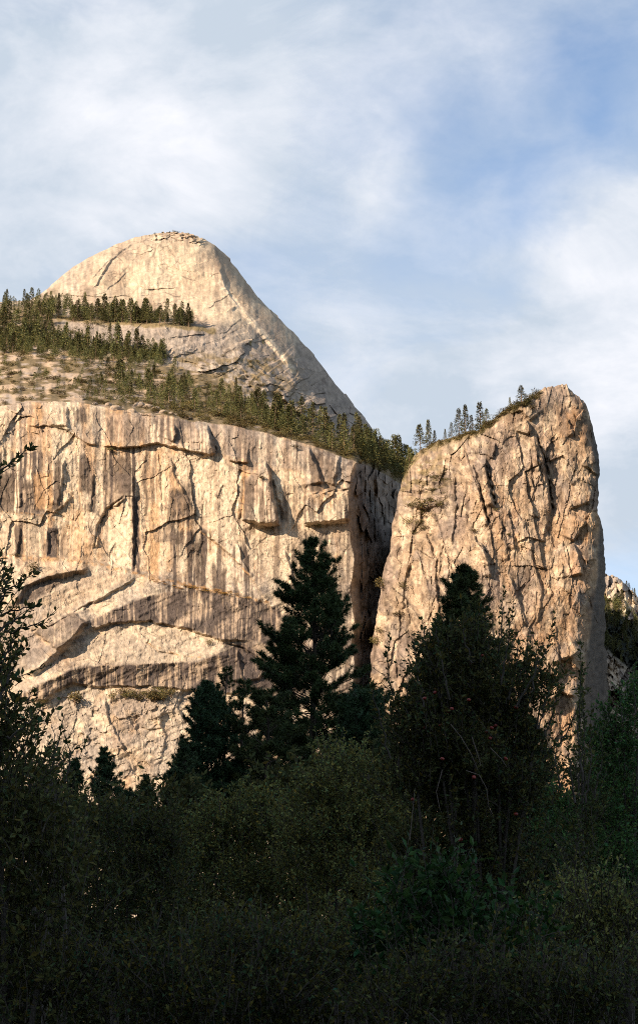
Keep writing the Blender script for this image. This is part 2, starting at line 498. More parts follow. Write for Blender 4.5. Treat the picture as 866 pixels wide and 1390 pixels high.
    for poly, amp, w in [([(283, 576), (289, 600), (294, 617)], 6, 1.8), ([(216, 612), (219, 640), (222, 700)], 1.5, 1.5), ([(172, 672), (146, 691), (133, 716), (128, 748)], 3.5, 1.6),
                         ([(40, 858), (70, 850), (100, 832), (130, 815)], 3, 1.4), ([(205, 866), (200, 873), (215, 885), (245, 890)], 1.8, 1.2), ([(300, 872), (330, 880), (360, 900), (395, 925)], 3, 1.5),
                         ([(368, 650), (376, 680), (384, 710)], 5, 3)]:
        slot(D, u, v, poly, amp, w)
    for poly, amp in [([(333, 652), (345, 640), (362, 628), (368, 650), (374, 690), (378, 712), (345, 709), (330, 705)], 5), ([(48, 858), (100, 830), (118, 846), (98, 868), (78, 882)], 4),
                      ([(69, 552), (92, 552), (92, 578), (69, 577)], 4), ([(416, 670), (474, 666), (476, 705), (412, 711)], 6)]:
        D -= amp * polymask(u, v, poly, 2.0)
    return Y + D * (1 - .85 * ss(0, 5, k))


def build_wall():
    us = np.arange(-90, 605, 1.0); nr = 600
    U = np.repeat(us[None, :], nr, 0)
    T = np.linspace(0, 1, nr)[:, None]
    vt = wall_top(us)[None, :]
    V = vt + T * (1115 - vt)
    Y = wallY(U.ravel(), V.ravel()).reshape(U.shape)
    pts = P(U, V, Y); foot = pts[-1:].copy(); foot[..., 1] -= 140; foot[..., 2] = -6
    pts = np.concatenate([pts, foot], 0).reshape(-1, 3); U = np.concatenate([U, U[-1:]], 0); V = np.concatenate([V, V[-1:]], 0)
    u = U.ravel(); v = V.ravel()
    # colour: pale granite, warm patches, long water streaks with some painted shade
    low = ss(755, 800, v)
    c = lerp(np.broadcast_to(TAN, (u.size, 3)), CREAM, ss(-.9, 1.0, nf(u * .014, v * .012, 4, 101) + .5 * low))
    c = lerp(c, GREY, .6 * ss(.3, 1.5, nf(u * .02, v * .018, 4, 102)))
    c = lerp(c, ORANGE, .6 * ss(.4, 1.6, nf(u * .035, v * .010, 4, 103)) * (1 - low))
    c = lerp(c, ORANGE, .3 * ss(.6, 1.8, nf(u * .06, v * .03, 3, 104)))
    c = lerp(c, GREY * 1.05, .55 * low * ss(-.9, .6, nf(u * .02 + v * .012, v * .03 - u * .012, 4, 160)))
    sw = nf((v + .5 * u) * .055 + fbm(u * .01, v * .01, None, 3, 161) * 1.5, (u - v) * .006, 4, 162)          # sweeping grey bands of the sheeted slabs
    c = lerp(c, GREY * .62, .62 * low * ss(.45, 1.3, sw) * ss(940, 915, v))
    c = lerp(c, ORANGE * .95, .5 * (1 - low) * ss(.3, 1.2, nf(u * .05, v * .006, 3, 163)))
    for poly, col, k in [([(222, 616), (300, 620), (318, 642), (326, 742), (282, 714), (250, 664)], CREAM * 1.05, .75), ([(132, 747), (150, 702), (179, 690), (180, 776), (150, 768)], CREAM * 1.08, .85), ([(190, 604), (230, 612), (234, 700), (232, 776), (190, 776)], ORANGE * .8 + TAN * .3, .5),
                         ([(345, 732), (410, 718), (404, 830), (376, 835)], CREAM, .6), ([(-90, 700), (60, 706), (60, 757), (-90, 757)], ORANGE * .5 + CREAM * .4, .45), ([(84, 715), (150, 738), (135, 764), (80, 757)], ORANGE * .5 + TAN * .5, .6), ([(140, 560), (262, 572), (290, 612), (205, 600), (136, 602)], BROWN * 1.35, .55),
                         ([(258, 570), (330, 580), (480, 625), (474, 655), (340, 626), (294, 615)], GREY * .95, .65), ([(333, 650), (360, 630), (372, 690), (378, 712), (332, 705)], GREY * .8, .6), ([(-90, 612), (62, 620), (66, 690), (-90, 690)], BROWN * 1.3, .45), ([(69, 553), (92, 552), (93, 578), (70, 577)], CREAM, .7),
                         ([(206, 575), (214, 575), (213, 602), (206, 602)], CREAM * 1.15, .9), ([(316, 628), (324, 628), (330, 660), (325, 690), (320, 690)], CREAM * 1.15, .9), ([(385, 640), (415, 640), (410, 712), (385, 712)], CREAM, .6),
                         ([(108, 900), (120, 860), (200, 846), (262, 858), (330, 876), (262, 898), (180, 901)], CREAM, .5), ([(-60, 762), (100, 762), (60, 782), (20, 800), (-60, 800)], CREAM * .95, .6), ([(60, 812), (130, 776), (180, 782), (120, 815), (60, 850)], TAN, .5)]:
        c = lerp(c, col, k * polymask(u, v, poly, 2.2))
    wob = fbm(u * .02, v * .02, None, 3, 105) * 3
    s1 = nf((u + wob) * .075, v * .0035, 3, 106); s2 = nf((u + wob) * .26, v * .006, 2, 107); s3 = nf((u + wob) * .10, v * .012, 3, 108)
    fine = ss(-.5, .5, s2 * .8 + s1 * .35)
    reg = np.zeros(u.size)
    for (a, b, y0, y1, k) in [(-90, 62, 612, 698, 1.0), (62, 132, 618, 694, .75), (138, 190, 606, 690, 1.0), (-90, 66, 706, 757, .6), (60, 84, 716, 757, 1.0), (84, 130, 716, 740, .4),
                              (190, 232, 606, 700, .5), (222, 300, 718, 812, 1.0), (295, 352, 740, 826, 1.0), (236, 275, 664, 716, .8), (90, 138, 552, 575, .8), (125, 205, 566, 602, .65),
                              (205, 262, 566, 602, .7), (255, 480, 584, 640, .42), (330, 374, 650, 710, .8), (376, 415, 655, 712, .7), (380, 480, 720, 960, .55), (410, 474, 675, 708, .7), (0, 60, 560, 610, .3)]:
        edge = fbm(u * .12, v * 0, None, 3, 109) * 14
        reg = np.maximum(reg, k * ss(a - 6, a + 6, u) * ss(b + 6, b - 6, u) * ss(y0 - 3, y0 + 5, v + edge) * ss(y1 + 3, y1 - 5, v + edge * .4))
    s6 = nf((u + wob) * .5, v * .010, 2, 153)
    streak = ss(-.15, .30, s1 * .7 + s2 * .5 + s6 * .35 + s3 * .35 + .9 * (reg - .6))
    # thinner streaks all over the steep wall
    patch = ss(-.3, .8, nf(u * .022, v * .02, 4, 140))
    c = lerp(c, BROWN, .6 * ss(.2, 1.1, s1) * (1 - low) * (1 - reg) * patch)
    c = lerp(c, BROWN, .45 * ss(.5, 1.6, s2 * .7 + s3 * .7) * (1 - .6 * low) * (1 - patch * .7))
    c = lerp(c, CREAM, .6 * ss(.5, 1.3, -s1 * .5 - s2 * .6) * (1 - low))
    streak = streak * (.55 + .45 * ss(-.8, .6, nf(u * .03, v * .018, 4, 143)))
    c = lerp(c, BROWN * .62, .95 * reg * streak)
    c = lerp(c, DARK, .85 * reg * ss(.35, 1.1, s1 * .7 + s2 * .6 + .7 * (reg - .6)))
    c = lerp(c, CREAM * 1.12, .75 * reg * ss(.6, .9, -s2 * .7 - s6 * .5 - s1 * .2))
    # broad dark and pale panels of the streaked wall, some shadows painted in too
    wu = u + fbm(u * .05, v * .03, None, 3, 130) * 5; wv = v + fbm(u * .22, v * 0, None, 3, 131) * 14
    for (a, b, y0, y1, k) in [(-60, 19, 640, 695, .8), (28, 46, 652, 697, .85), (75, 84, 622, 690, .8), (108, 122, 622, 668, .7), (124, 129, 648, 697, .9), (140, 149, 612, 668, .7), (155, 178, 620, 670, .8), (21, 32, 712, 757, .85), (64, 78, 716, 757, .85), (84, 92, 722, 757, .4),
                              (196, 201, 612, 700, .7), (228, 240, 664, 722, .7), (246, 262, 655, 702, .55), (230, 250, 718, 740, .75), (254, 262, 728, 776, .7), (266, 278, 735, 792, .65), (288, 294, 762, 800, .8), (300, 309, 770, 806, .7), (318, 324, 780, 808, .7), (420, 438, 612, 668, .75), (441, 455, 622, 668, .6),
                              (236, 242, 575, 600, .6), (150, 158, 570, 600, .5), (170, 190, 568, 598, .5), (100, 104, 550, 580, .6), (104, 120, 556, 576, .4), (386, 392, 660, 710, .6), (398, 402, 655, 710, .6), (372, 380, 720, 790, .5), (395, 401, 735, 800, .6), (416, 424, 720, 780, .4), (440, 447, 740, 860, .5), (460, 470, 730, 900, .35),
                              (206, 212, 620, 690, .5), (330, 336, 735, 790, .5), (336, 342, 655, 705, .6), (350, 356, 660, 700, .5)]:
        c = lerp(c, BROWN * .46, min(k * 1.12, .95) * ss(a - 1, a + 1.5, wu) * ss(b + 1, b - 1.5, wu) * ss(y0 - 2, y0 + 6, wv) * ss(y1 + 2, y1 - 3, v))
    for (a, b, y0, y1, col, k) in [(100, 107, 628, 690, CREAM, .8), (88, 98, 626, 655, CREAM, .7), (47, 70, 640, 692, ORANGE * .9, .6), (109, 122, 668, 684, CREAM, .7), (130, 139, 645, 690, CREAM, .8), (190, 195, 606, 770, CREAM, .7), (204, 216, 680, 790, ORANGE, .5), (218, 226, 620, 780, CREAM, .6),
                                   (2, 20, 700, 757, CREAM * .95, .6), (34, 60, 700, 757, CREAM, .5), (242, 253, 742, 780, CREAM, .7), (280, 287, 750, 800, CREAM * 1.05, .8), (310, 317, 775, 808, CREAM * 1.05, .8), (324, 330, 785, 812, CREAM, .7), (404, 410, 655, 712, CREAM, .7), (150, 154, 690, 760, CREAM, .5)]:
        c = lerp(c, col, k * ss(a - 1, a + 1.5, wu) * ss(b + 1, b - 1.5, wu) * ss(y0 - 2, y0 + 6, wv) * ss(y1 + 2, y1 - 3, v))
    # weathered dark fractures
    for (fu, fv, wd, sd_, th, k) in [(.030, .022, .9, 140, .030, .7), (.075, .05, .8, 141, .05, .55)]:
        o_, e_, r_ = facets(u * fu + fbm(u * fu, v * fu, None, 3, sd_) * wd, v * fv + fbm(u * fu, v * fu, None, 3, sd_ + 1) * wd, sd_, 0)
        c = lerp(c, DARK, k * ss(th, th * .3, e_) * ss(.2, .7, nf(u * .02, v * .02, 3, sd_ + 2) * .5 + .3))
    # stained arch lips and dark facets, some overhang shadow painted in
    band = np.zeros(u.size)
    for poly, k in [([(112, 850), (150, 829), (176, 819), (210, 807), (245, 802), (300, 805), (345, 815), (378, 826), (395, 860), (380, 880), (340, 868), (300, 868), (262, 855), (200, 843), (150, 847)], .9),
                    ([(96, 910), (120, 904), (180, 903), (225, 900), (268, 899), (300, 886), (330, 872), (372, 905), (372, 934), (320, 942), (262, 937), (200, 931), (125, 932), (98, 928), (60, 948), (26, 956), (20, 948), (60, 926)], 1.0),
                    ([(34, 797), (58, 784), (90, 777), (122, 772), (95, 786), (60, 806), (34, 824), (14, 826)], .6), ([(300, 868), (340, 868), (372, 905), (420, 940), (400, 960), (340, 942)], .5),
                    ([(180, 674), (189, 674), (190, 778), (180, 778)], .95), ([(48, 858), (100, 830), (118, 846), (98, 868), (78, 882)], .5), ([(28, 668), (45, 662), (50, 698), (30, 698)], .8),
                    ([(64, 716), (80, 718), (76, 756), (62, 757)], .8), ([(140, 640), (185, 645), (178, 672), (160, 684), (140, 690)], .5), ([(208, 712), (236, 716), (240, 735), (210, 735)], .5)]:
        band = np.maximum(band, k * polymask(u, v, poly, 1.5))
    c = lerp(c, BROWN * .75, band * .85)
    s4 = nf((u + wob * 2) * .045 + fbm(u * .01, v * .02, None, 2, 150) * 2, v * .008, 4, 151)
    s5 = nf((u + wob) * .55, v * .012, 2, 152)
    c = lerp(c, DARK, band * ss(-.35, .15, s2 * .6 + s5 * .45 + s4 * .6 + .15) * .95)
    c = lerp(c, TAN * 1.15, band * .8 * ss(.75, 1.0, -s2 * .6 - s5 * .3 - s4 * .6))
    # dry gold growth along the ledges
    led = np.zeros(u.size)
    for pl, wd in [([(-60, 758), (50, 756), (135, 766), (215, 786), (290, 799), (365, 818)], 3.2), ([(270, 720), (320, 760), (345, 788)], 1.5), ([(0, 693), (60, 700), (150, 737)], 1.6), ([(200, 873), (245, 890), (300, 895)], 1.4), ([(260, 797), (330, 810)], 4)]:
        d, _, _ = polydist(u, v + fbm(u * .1, v * .1, None, 2, 7) * 3, pl, 'up')
        led = np.maximum(led, ss(wd, wd * .3, d))
    c = lerp(c, ORANGE * .8, .8 * led * ss(-.1, .2, fbm(u * .2, v * .2, None, 3, 110)))
    # gully side round the corner painted darker to deepen its shade
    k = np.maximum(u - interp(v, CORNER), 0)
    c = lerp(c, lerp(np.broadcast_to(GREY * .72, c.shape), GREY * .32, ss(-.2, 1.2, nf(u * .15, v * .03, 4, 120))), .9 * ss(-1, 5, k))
    c = c * (1 + .13 * nf(u * .18, v * .16, 4, 112)[:, None])
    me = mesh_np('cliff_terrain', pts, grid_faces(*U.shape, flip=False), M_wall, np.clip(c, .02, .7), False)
    return tag(link('cliff_terrain', me), 'broad pale granite cliff with streaked arches below the forested terrace', 'cliff', kind='structure')


# ------------------------------------------------------------------ forested terrace above the cliff
TLINE = [(-120, 452), (0, 463), (60, 476), (110, 487), (200, 494), (260, 503), (300, 513), (345, 548), (420, 582), (480, 600), (520, 606), (545, 620), (600, 640)]


def terrY(u, v):
    u = np.atleast_1d(np.asarray(u, float)); v = np.atleast_1d(np.asarray(v, float))
    vt = wall_top(u)
    Y0 = wallY(u, vt)
    rate = np.interp(u, [0, 300, 420, 480, 560], [6.2, 6.0, 5.0, 4.0, 2.5])
    h = np.maximum(vt - v, 0)
    Y = Y0 + rate * h + (fbm(u * .03, v * .06, None, 4, 201) * 26 + fbm(u * .12, v * .25, None, 3, 202) * 5) * ss(0, 8, h)
    o, e, r = facets(u * .06, v * .16, 205, .6)
    return Y + o * 5 * ss(0, 6, h)


def build_terrace():
    us = np.arange(-90, 605, 1.5); nr = 130
    U = np.repeat(us[None, :], nr, 0); T = np.linspace(0, 1, nr)[:, None]
    v0 = interp(us, TLINE)[None, :]; v1 = wall_top(us)[None, :]
    V = v0 + T * (v1 - v0)
    Y = terrY(U.ravel(), V.ravel()).reshape(U.shape)
    u = U.ravel(); v = V.ravel()
    c = lerp(np.broadcast_to(TAN, (u.size, 3)), GREY, ss(-.2, .4, fbm(u * .05, v * .1, None, 4, 203)))
    veg = ss(-.07, -.02, fbm(u * .035, v * .17, None, 5, 204) + .25 * ss(180, 280, u))
    c = lerp(c, np.array([.13, .098, .05]), veg * .92)
    me = mesh_np('terrace_terrain', P(U, V, Y).reshape(-1, 3), grid_faces(*U.shape), M_soil, np.clip(c, .02, .6), True)
    return tag(link('terrace_terrain', me), 'brushy granite terrace between the cliff rim and the dome', 'terrace', kind='structure')


# ------------------------------------------------------------------ the dome
DTOP = [(-120, 404), (0, 410), (40, 408), (60, 396), (80, 378), (100, 362), (130, 345), (160, 331), (185, 322), (205, 318), (225, 315), (245, 315), (262, 318), (275, 323), (292, 333), (305, 345), (322, 365), (335, 382),
        (350, 402), (375, 428), (400, 453), (425, 482), (450, 513), (470, 538), (485, 556), (497, 570), (506, 583), (512, 600), (520, 625), (530, 640)]


def domeY(u, v):
    u = np.atleast_1d(np.asarray(u, float)); v = np.atleast_1d(np.asarray(v, float))
    vt = interp(u, DTOP)
    w = np.maximum(v - vt, 0)
    # distance grows towards the top and to the right flank
    Y = 2420 - (v - 315) * 1.75 + 0.0 * u
    Y = Y - 110 * ss(385, 450, v) * ss(470, 200, u)      # the slab bench stands out
    Y = Y + 60 * np.exp(-w / 9.0) + 70 * np.exp(-w / 30.0) * ss(255, 330, u) * ss(430, 330, u) + np.interp(u, [270, 330, 400, 480], [0, 50, 150, 290]) * np.exp(-w / np.interp(u, [330, 480], [30, 48]))
    Y = Y + .0016 * np.maximum(u - 300, 0) ** 2
    D = fbm(u * .008, v * .01, None, 3, 301) * 30
    D += fbm(u * .05, v * .02, None, 4, 302) * 4.5
    D += fbm(u * .20, v * .06, None, 3, 303) * 1.2
    D += fbm(u * .15, v * .15, None, 4, 304) * 2.2
    diag = (u - 300) * .75 - (v - 400) * .66                    # the layered right flank runs down to the right
    D += fbm(diag * .06, (u + v) * .008, None, 4, 305) * 9 * ss(290, 340, u + (400 - v) * -.1)
    base = np.clip(ss(505, 560, v + .15 * (u - 300)) * ss(240, 300, u), 0, 1)
    o, e, r = facets(u * .045 + v * .03, v * .09 - u * .03, 306, .8)
    D += o * 12 * base
    top = ss(16, 4, w) * ss(195, 215, u) * ss(285, 270, u)
    o, e, r = facets(u * .16, v * .35, 307, .8)
    D += o * 16 * top
    for (fu, fv, sx, sd_, am) in [(.010, .045, .25, 331, 5.0), (.022, .09, .25, 332, 2.2)]:
        w1 = v - 400 + .0022 * (u - 235) ** 2 * ss(200, 330, u) * 1.0          # sheets follow the curve of the dome
        o_, e_, r_ = facets(u * fu + fbm(u * .02, v * .02, None, 3, sd_) * .5, w1 * fv + fbm(u * .02, v * .02, None, 3, sd_ + 5) * .7, sd_, .6)
        D += o_ * am * ss(10, 40, w)
    for poly, side, amp, wd, L in [
        ([(285, 331), (297, 348), (300, 362), (305, 380), (312, 395)], 'left', 13, 2, 14),
        ([(298, 360), (303, 385), (312, 402), (325, 418)], 'left', 16, 2, 20),
        ([(325, 418), (345, 440), (365, 462), (385, 485), (395, 500)], 'right', 14, 5, 18),
        ([(180, 397), (200, 389), (220, 386), (245, 380), (268, 374), (285, 366)], 'up', 9, 7, 30),
        ([(205, 398), (225, 397), (245, 392), (275, 388)], 'down', 5, 3, 16),
        ([(184, 328), (165, 340), (150, 352), (140, 370), (125, 392)], 'left', 13, 3, 22), ([(150, 350), (135, 366), (125, 380)], 'up', 6, 2, 12),
        ([(172, 368), (155, 385), (142, 396)], 'up', 7, 2, 12), ([(208, 330), (203, 342)], 'left', 5, 2, 8),
        ([(60, 395), (95, 372), (125, 352)], 'down', 5, 3, 10),
        ([(95, 442), (140, 437), (200, 438), (250, 441), (290, 449)], 'down', 12, 5, 20),
        ([(214, 450), (226, 442)], 'down', 8, 2, 8), ([(230, 474), (250, 471), (262, 465), (280, 466)], 'down', 9, 2, 12),
        ([(320, 405), (335, 412), (350, 425)], 'up', 8, 2, 10), ([(285, 440), (298, 436), (310, 430)], 'down', 5, 2, 8), ([(262, 495), (290, 492), (330, 500), (380, 525)], 'down', 24, 4, 16),
        ([(380, 535), (400, 555), (430, 575)], 'up', 22, 4, 16), ([(455, 545), (475, 548), (492, 568), (500, 590)], 'up', 26, 10, 14), ([(390, 520), (410, 535), (428, 548)], 'left', 14, 3, 14),
        ([(350, 500), (375, 520), (390, 545)], 'down', 16, 3, 12)]:
        flake(D, u, v, poly, side, amp, wd, L)
    return Y + D


def build_dome():
    us = np.arange(-90, 531, 1.15); nr = 330
    U = np.repeat(us[None, :], nr, 0)
    vt = interp(us, DTOP); vt = vt + fbm(us * .08, us * 0, None, 4, 311) * 2.0 + (facets(us * .06, us * 0, 313, 1.0)[0]) * 3.5 * ss(290, 320, us) + fbm(us * .3, us * 0, None, 2, 312) * 3.0 * ss(200, 212, us) * ss(285, 272, us)
    vb = np.maximum(interp(us, TLINE) + 14, vt + 25)
    T = np.linspace(0, 1, nr)[:, None]
    V = vt[None] + T * (vb - vt)[None]
    Y = domeY(U.ravel(), V.ravel()).reshape(U.shape)
    pts = P(U, V, Y)
    back = pts[0:1].copy(); back[..., 1] += 700; back[..., 2] -= 500     # the far side of the mountain
    pts = np.concatenate([back, pts], 0)
    u = np.concatenate([U[:1], U], 0).ravel(); v = np.concatenate([V[:1], V], 0).ravel()
    c = lerp(np.broadcast_to(CREAM * np.array([.93, .93, .92]), (u.size, 3)), TAN, ss(-.2, .4, fbm(u * .02, v * .015, None, 4, 321)))
    c = lerp(c, BROWN * 1.2, .45 * ss(.2, 1.6, nf(u * .12, v * .012, 4, 322)))
    grey = np.clip(ss(430, 450, v) * ss(420, 300, u) + ss(365, 320, v + .4 * (u - 200)) * .3 + ss(150, 80, u) * .4 + base_flank(u, v), 0, 1)
    c = lerp(c, GREY * 1.02, .75 * grey)
    c = lerp(c, GREY * .7, .5 * ss(.4, 1.6, nf(u * .07, v * .03, 4, 323)) * np.clip(.4 + grey, 0, 1))
    rib = np.zeros(u.size)
    for (fu, fv, sd_, th) in [(.014, .030, 341, .03), (.035, .055, 343, .05)]:
        o_, e_, r_ = facets(u * fu + fbm(u * fu, v * fu, None, 3, sd_) * .8, v * fv + .4 * u * fu + fbm(u * fu, v * fu, None, 3, sd_ + 1) * .8, sd_, 0)
        c = lerp(c, BROWN * .5, .6 * ss(th, th * .3, e_) * ss(.1, .7, nf(u * .02, v * .02, 3, sd_ + 2) * .5 + .35))
        c = c * (1 + .16 * (r_ - .5))[:, None]
    d, _, _ = polydist(u, v, [(300, 385), (325, 418), (345, 440), (365, 462), (385, 485), (398, 503)], 'up')
    c = lerp(c, CREAM * 1.15, .8 * ss(5.5, 2.5, d))
    d, _, _ = polydist(u, v + fbm(u * .1, v * .1, None, 2, 325) * 4, [(80, 432), (160, 438), (250, 443), (290, 450)], 'up')
    c = lerp(c, np.array([.16, .12, .05]), .8 * ss(5, 2, d))
    brushy = ss(468, 492, v + .3 * np.maximum(300 - u, 0) * 0) * ss(120, 250, u) * ss(-.1, .12, fbm(u * .06 + v * .03, v * .12 - u * .04, None, 4, 326)) * ss(440, 360, u)
    c = lerp(c, np.array([.17, .125, .06]), .8 * brushy)
    left = ss(95, 60, u) * ss(0, 14, v - interp(u, DTOP)) + ss(450, 470, v) * ss(210, 150, u) * ss(470, 478, v)
    c = lerp(c, np.array([.15, .11, .055]), .85 * np.clip(left, 0, 1) * ss(-.35, .0, fbm(u * .05, v * .1, None, 4, 327)))
    c = c * (1 + .10 * nf(u * .22, v * .10, 4, 328)[:, None])
    me = mesh_np('dome_mountain', pts.reshape(-1, 3), grid_faces(nr + 1, len(us)), M_dome, np.clip(c, .02, .7), False)
    return tag(link('dome_mountain', me), 'great pale rounded granite dome behind the forested terrace', 'mountain', kind='structure')


def base_flank(u, v):
    return ss(-10, 18, (u - 385) - (v - 470) * .45) * 0 + ss(490, 530, v + .1 * u)


# ------------------------------------------------------------------ the pillar
PL = [(1130, 488), (1000, 497), (950, 500), (900, 503), (850, 508), (800, 516), (760, 524), (740, 530), (700, 536), (665, 543), (650, 546), (640, 552)]
PR = [(1130, 842), (1000, 829), (950, 825), (900, 823), (840, 821), (780, 820), (720, 819), (705, 814), (698, 811), (660, 811), (635, 815), (620, 812), (600, 808), (580, 804), (560, 799), (545, 792)]
PT = [(552, 640), (556, 628), (570, 611), (585, 602), (600, 597), (625, 590), (650, 583), (665, 572), (685, 556), (700, 550), (715, 541), (728, 534), (740, 526), (752, 523), (768, 523), (778, 532), (792, 545)]


CRACKS = []
_r = np.random.default_rng(77)
for _ in range(64):
    x, y = _r.uniform(520, 800), _r.uniform(560, 960); L = _r.uniform(25, 130) * (.5 if _r.random() < .5 else 1); n = 6; sl = _r.normal(.08, .16)
    p = [(x, y)]
    for i in range(n): x += sl * L / n + _r.normal(0, 1.6); y += L / n; p.append((x, y))
    CRACKS.append((p, 'left' if _r.random() < .7 else 'right', _r.uniform(.4, 1.2)))


def pillar_depth(u, v, uL, uR, vt):
    Y = 1262 + (900 - v) * .07
    Y = Y + 30 * np.exp(-np.maximum(u - uL, 0) / 7.0) + 14 * np.exp(-np.maximum(v - vt, 0) / 7.0) + 60 * np.exp(-np.maximum(v - vt, 0) / 14.0) * ss(700, 560, u)
    Y = Y + 60 * ss(660, 520, u) * 1.0
    # right edge turns away
    edge = interp(v, [(540, 796), (600, 803), (625, 812), (660, 811), (705, 811), (780, 808), (820, 803), (870, 795), (930, 790), (1010, 786), (1130, 790)])
    k = np.maximum(u - edge, 0)
    Y = Y + 4.2 * k * ss(0, 6, k + 1) + 10 * np.exp(-np.maximum(edge - u, 0) / 6.0)
    D = fbm(u * .010, v * .006, None, 3, 401) * 9
    D += fbm(u * .035, v * .010, None, 3, 402) * 3
    a, e, r = facets(u * .016 + fbm(u * .02, v * .02, None, 2, 420) * .15, v * .009 + fbm(u * .02, v * .02, None, 2, 421) * .1, 430, .9); D += a * 4
    a, e, r = facets(u * .045 + fbm(u * .04, v * .04, None, 2, 422) * .15, v * .020, 431, 1.0); D += a * 2.2
    a, e, r = facets(u * .11 + fbm(u * .08, v * .08, None, 2, 423) * .2, v * .05, 432, 1.0); D += a * 1.1
    a, e, r = facets(u * .27, v * .13, 433, 1.0); D += a * .5
    D += fbm(u * .09, v * .07, None, 4, 403) * 1.0
    D += fbm(u * .3, v * .2, None, 3, 404) * .5
    D += np.maximum(ridged(u * .03 + fbm(u * .02, v * .02, None, 2, 424), v * .014, 3, 405) - .62, 0) * 1.5
    # ledgy, brushy upper left shoulder
    sh = ss(760, 640, v) * ss(660, 580, u)
    D += -((fbm(u * .03, v * .09, None, 4, 406)) * 7) * sh
    for poly, side, amp, w, L in [
        ([(658, 620), (664, 650), (671, 690)], 'left', 15, 2, 14), ([(643, 626), (650, 665), (656, 690), (664, 716)], 'left', 8, 2, 12),
        ([(726, 590), (735, 610), (742, 640), (745, 670), (751, 702)], 'left', 13, 2, 20), ([(723, 592), (727, 612), (732, 632)], 'left', 6, 2, 8),
        ([(794, 706), (784, 722), (777, 736)], 'up', 12, 3, 18), ([(777, 736), (784, 752), (790, 782)], 'left', 14, 3, 20),
        ([(713, 570), (718, 580), (716, 590)], 'left', 10, 2, 12), ([(672, 600), (670, 612), (666, 622)], 'left', 8, 2, 10), ([(691, 560), (708, 556), (722, 572)], 'up', 9, 2, 16),
        ([(770, 592), (778, 587), (782, 578), (776, 560)], 'left', 5, 2, 12), ([(793, 590), (803, 606), (812, 630)], 'left', 8, 2, 12),
        ([(772, 690), (785, 686), (808, 676)], 'up', 8, 3, 20), ([(796, 765), (800, 760), (808, 759)], 'up', 5, 2, 10), ([(788, 628), (800, 634), (812, 645)], 'up', 7, 3, 14),
        ([(574, 718), (584, 742), (591, 760), (590, 790), (597, 840), (600, 870)], 'left', 9, 2, 14), ([(640, 728), (655, 742), (662, 768), (667, 785)], 'left', 9, 2, 14),
        ([(556, 760), (548, 790), (545, 830)], 'left', 6, 2, 12), ([(700, 735), (715, 728), (740, 735)], 'up', 5, 2, 12), ([(745, 900), (775, 890), (788, 880)], 'up', 12, 6, 16),
        ([(740, 955), (760, 938), (782, 945)], 'up', 12, 4, 20), ([(720, 720), (722, 760), (735, 800), (728, 850)], 'left', 6, 2, 14), ([(690, 780), (705, 820), (715, 850)], 'left', 6, 2, 12),
        ([(770, 615), (768, 645), (778, 660)], 'right', 6, 2, 14), ([(615, 640), (618, 690), (612, 740)], 'left', 6, 2, 14), ([(545, 680), (575, 690), (600, 683)], 'up', 6, 3, 12)]:
        flake(D, u, v, poly, side, amp, w, L)
    for poly, sg, k in CRACKS:
        slot(D, u, v, poly, 2.2 * k, .9); flake(D, u, v, poly, sg, 4.5 * k, 1.5, 11)
    for poly, amp, w in [([(659, 628), (664, 650), (671, 688)], 9, 1.8), ([(727, 592), (737, 618), (744, 655), (750, 700)], 9, 1.8), ([(643, 628), (652, 668), (664, 715)], 5, 1.3)]:
        slot(D, u, v, poly, amp, w)
    return Y + D * (1 - .93 * ss(0, 3, k))


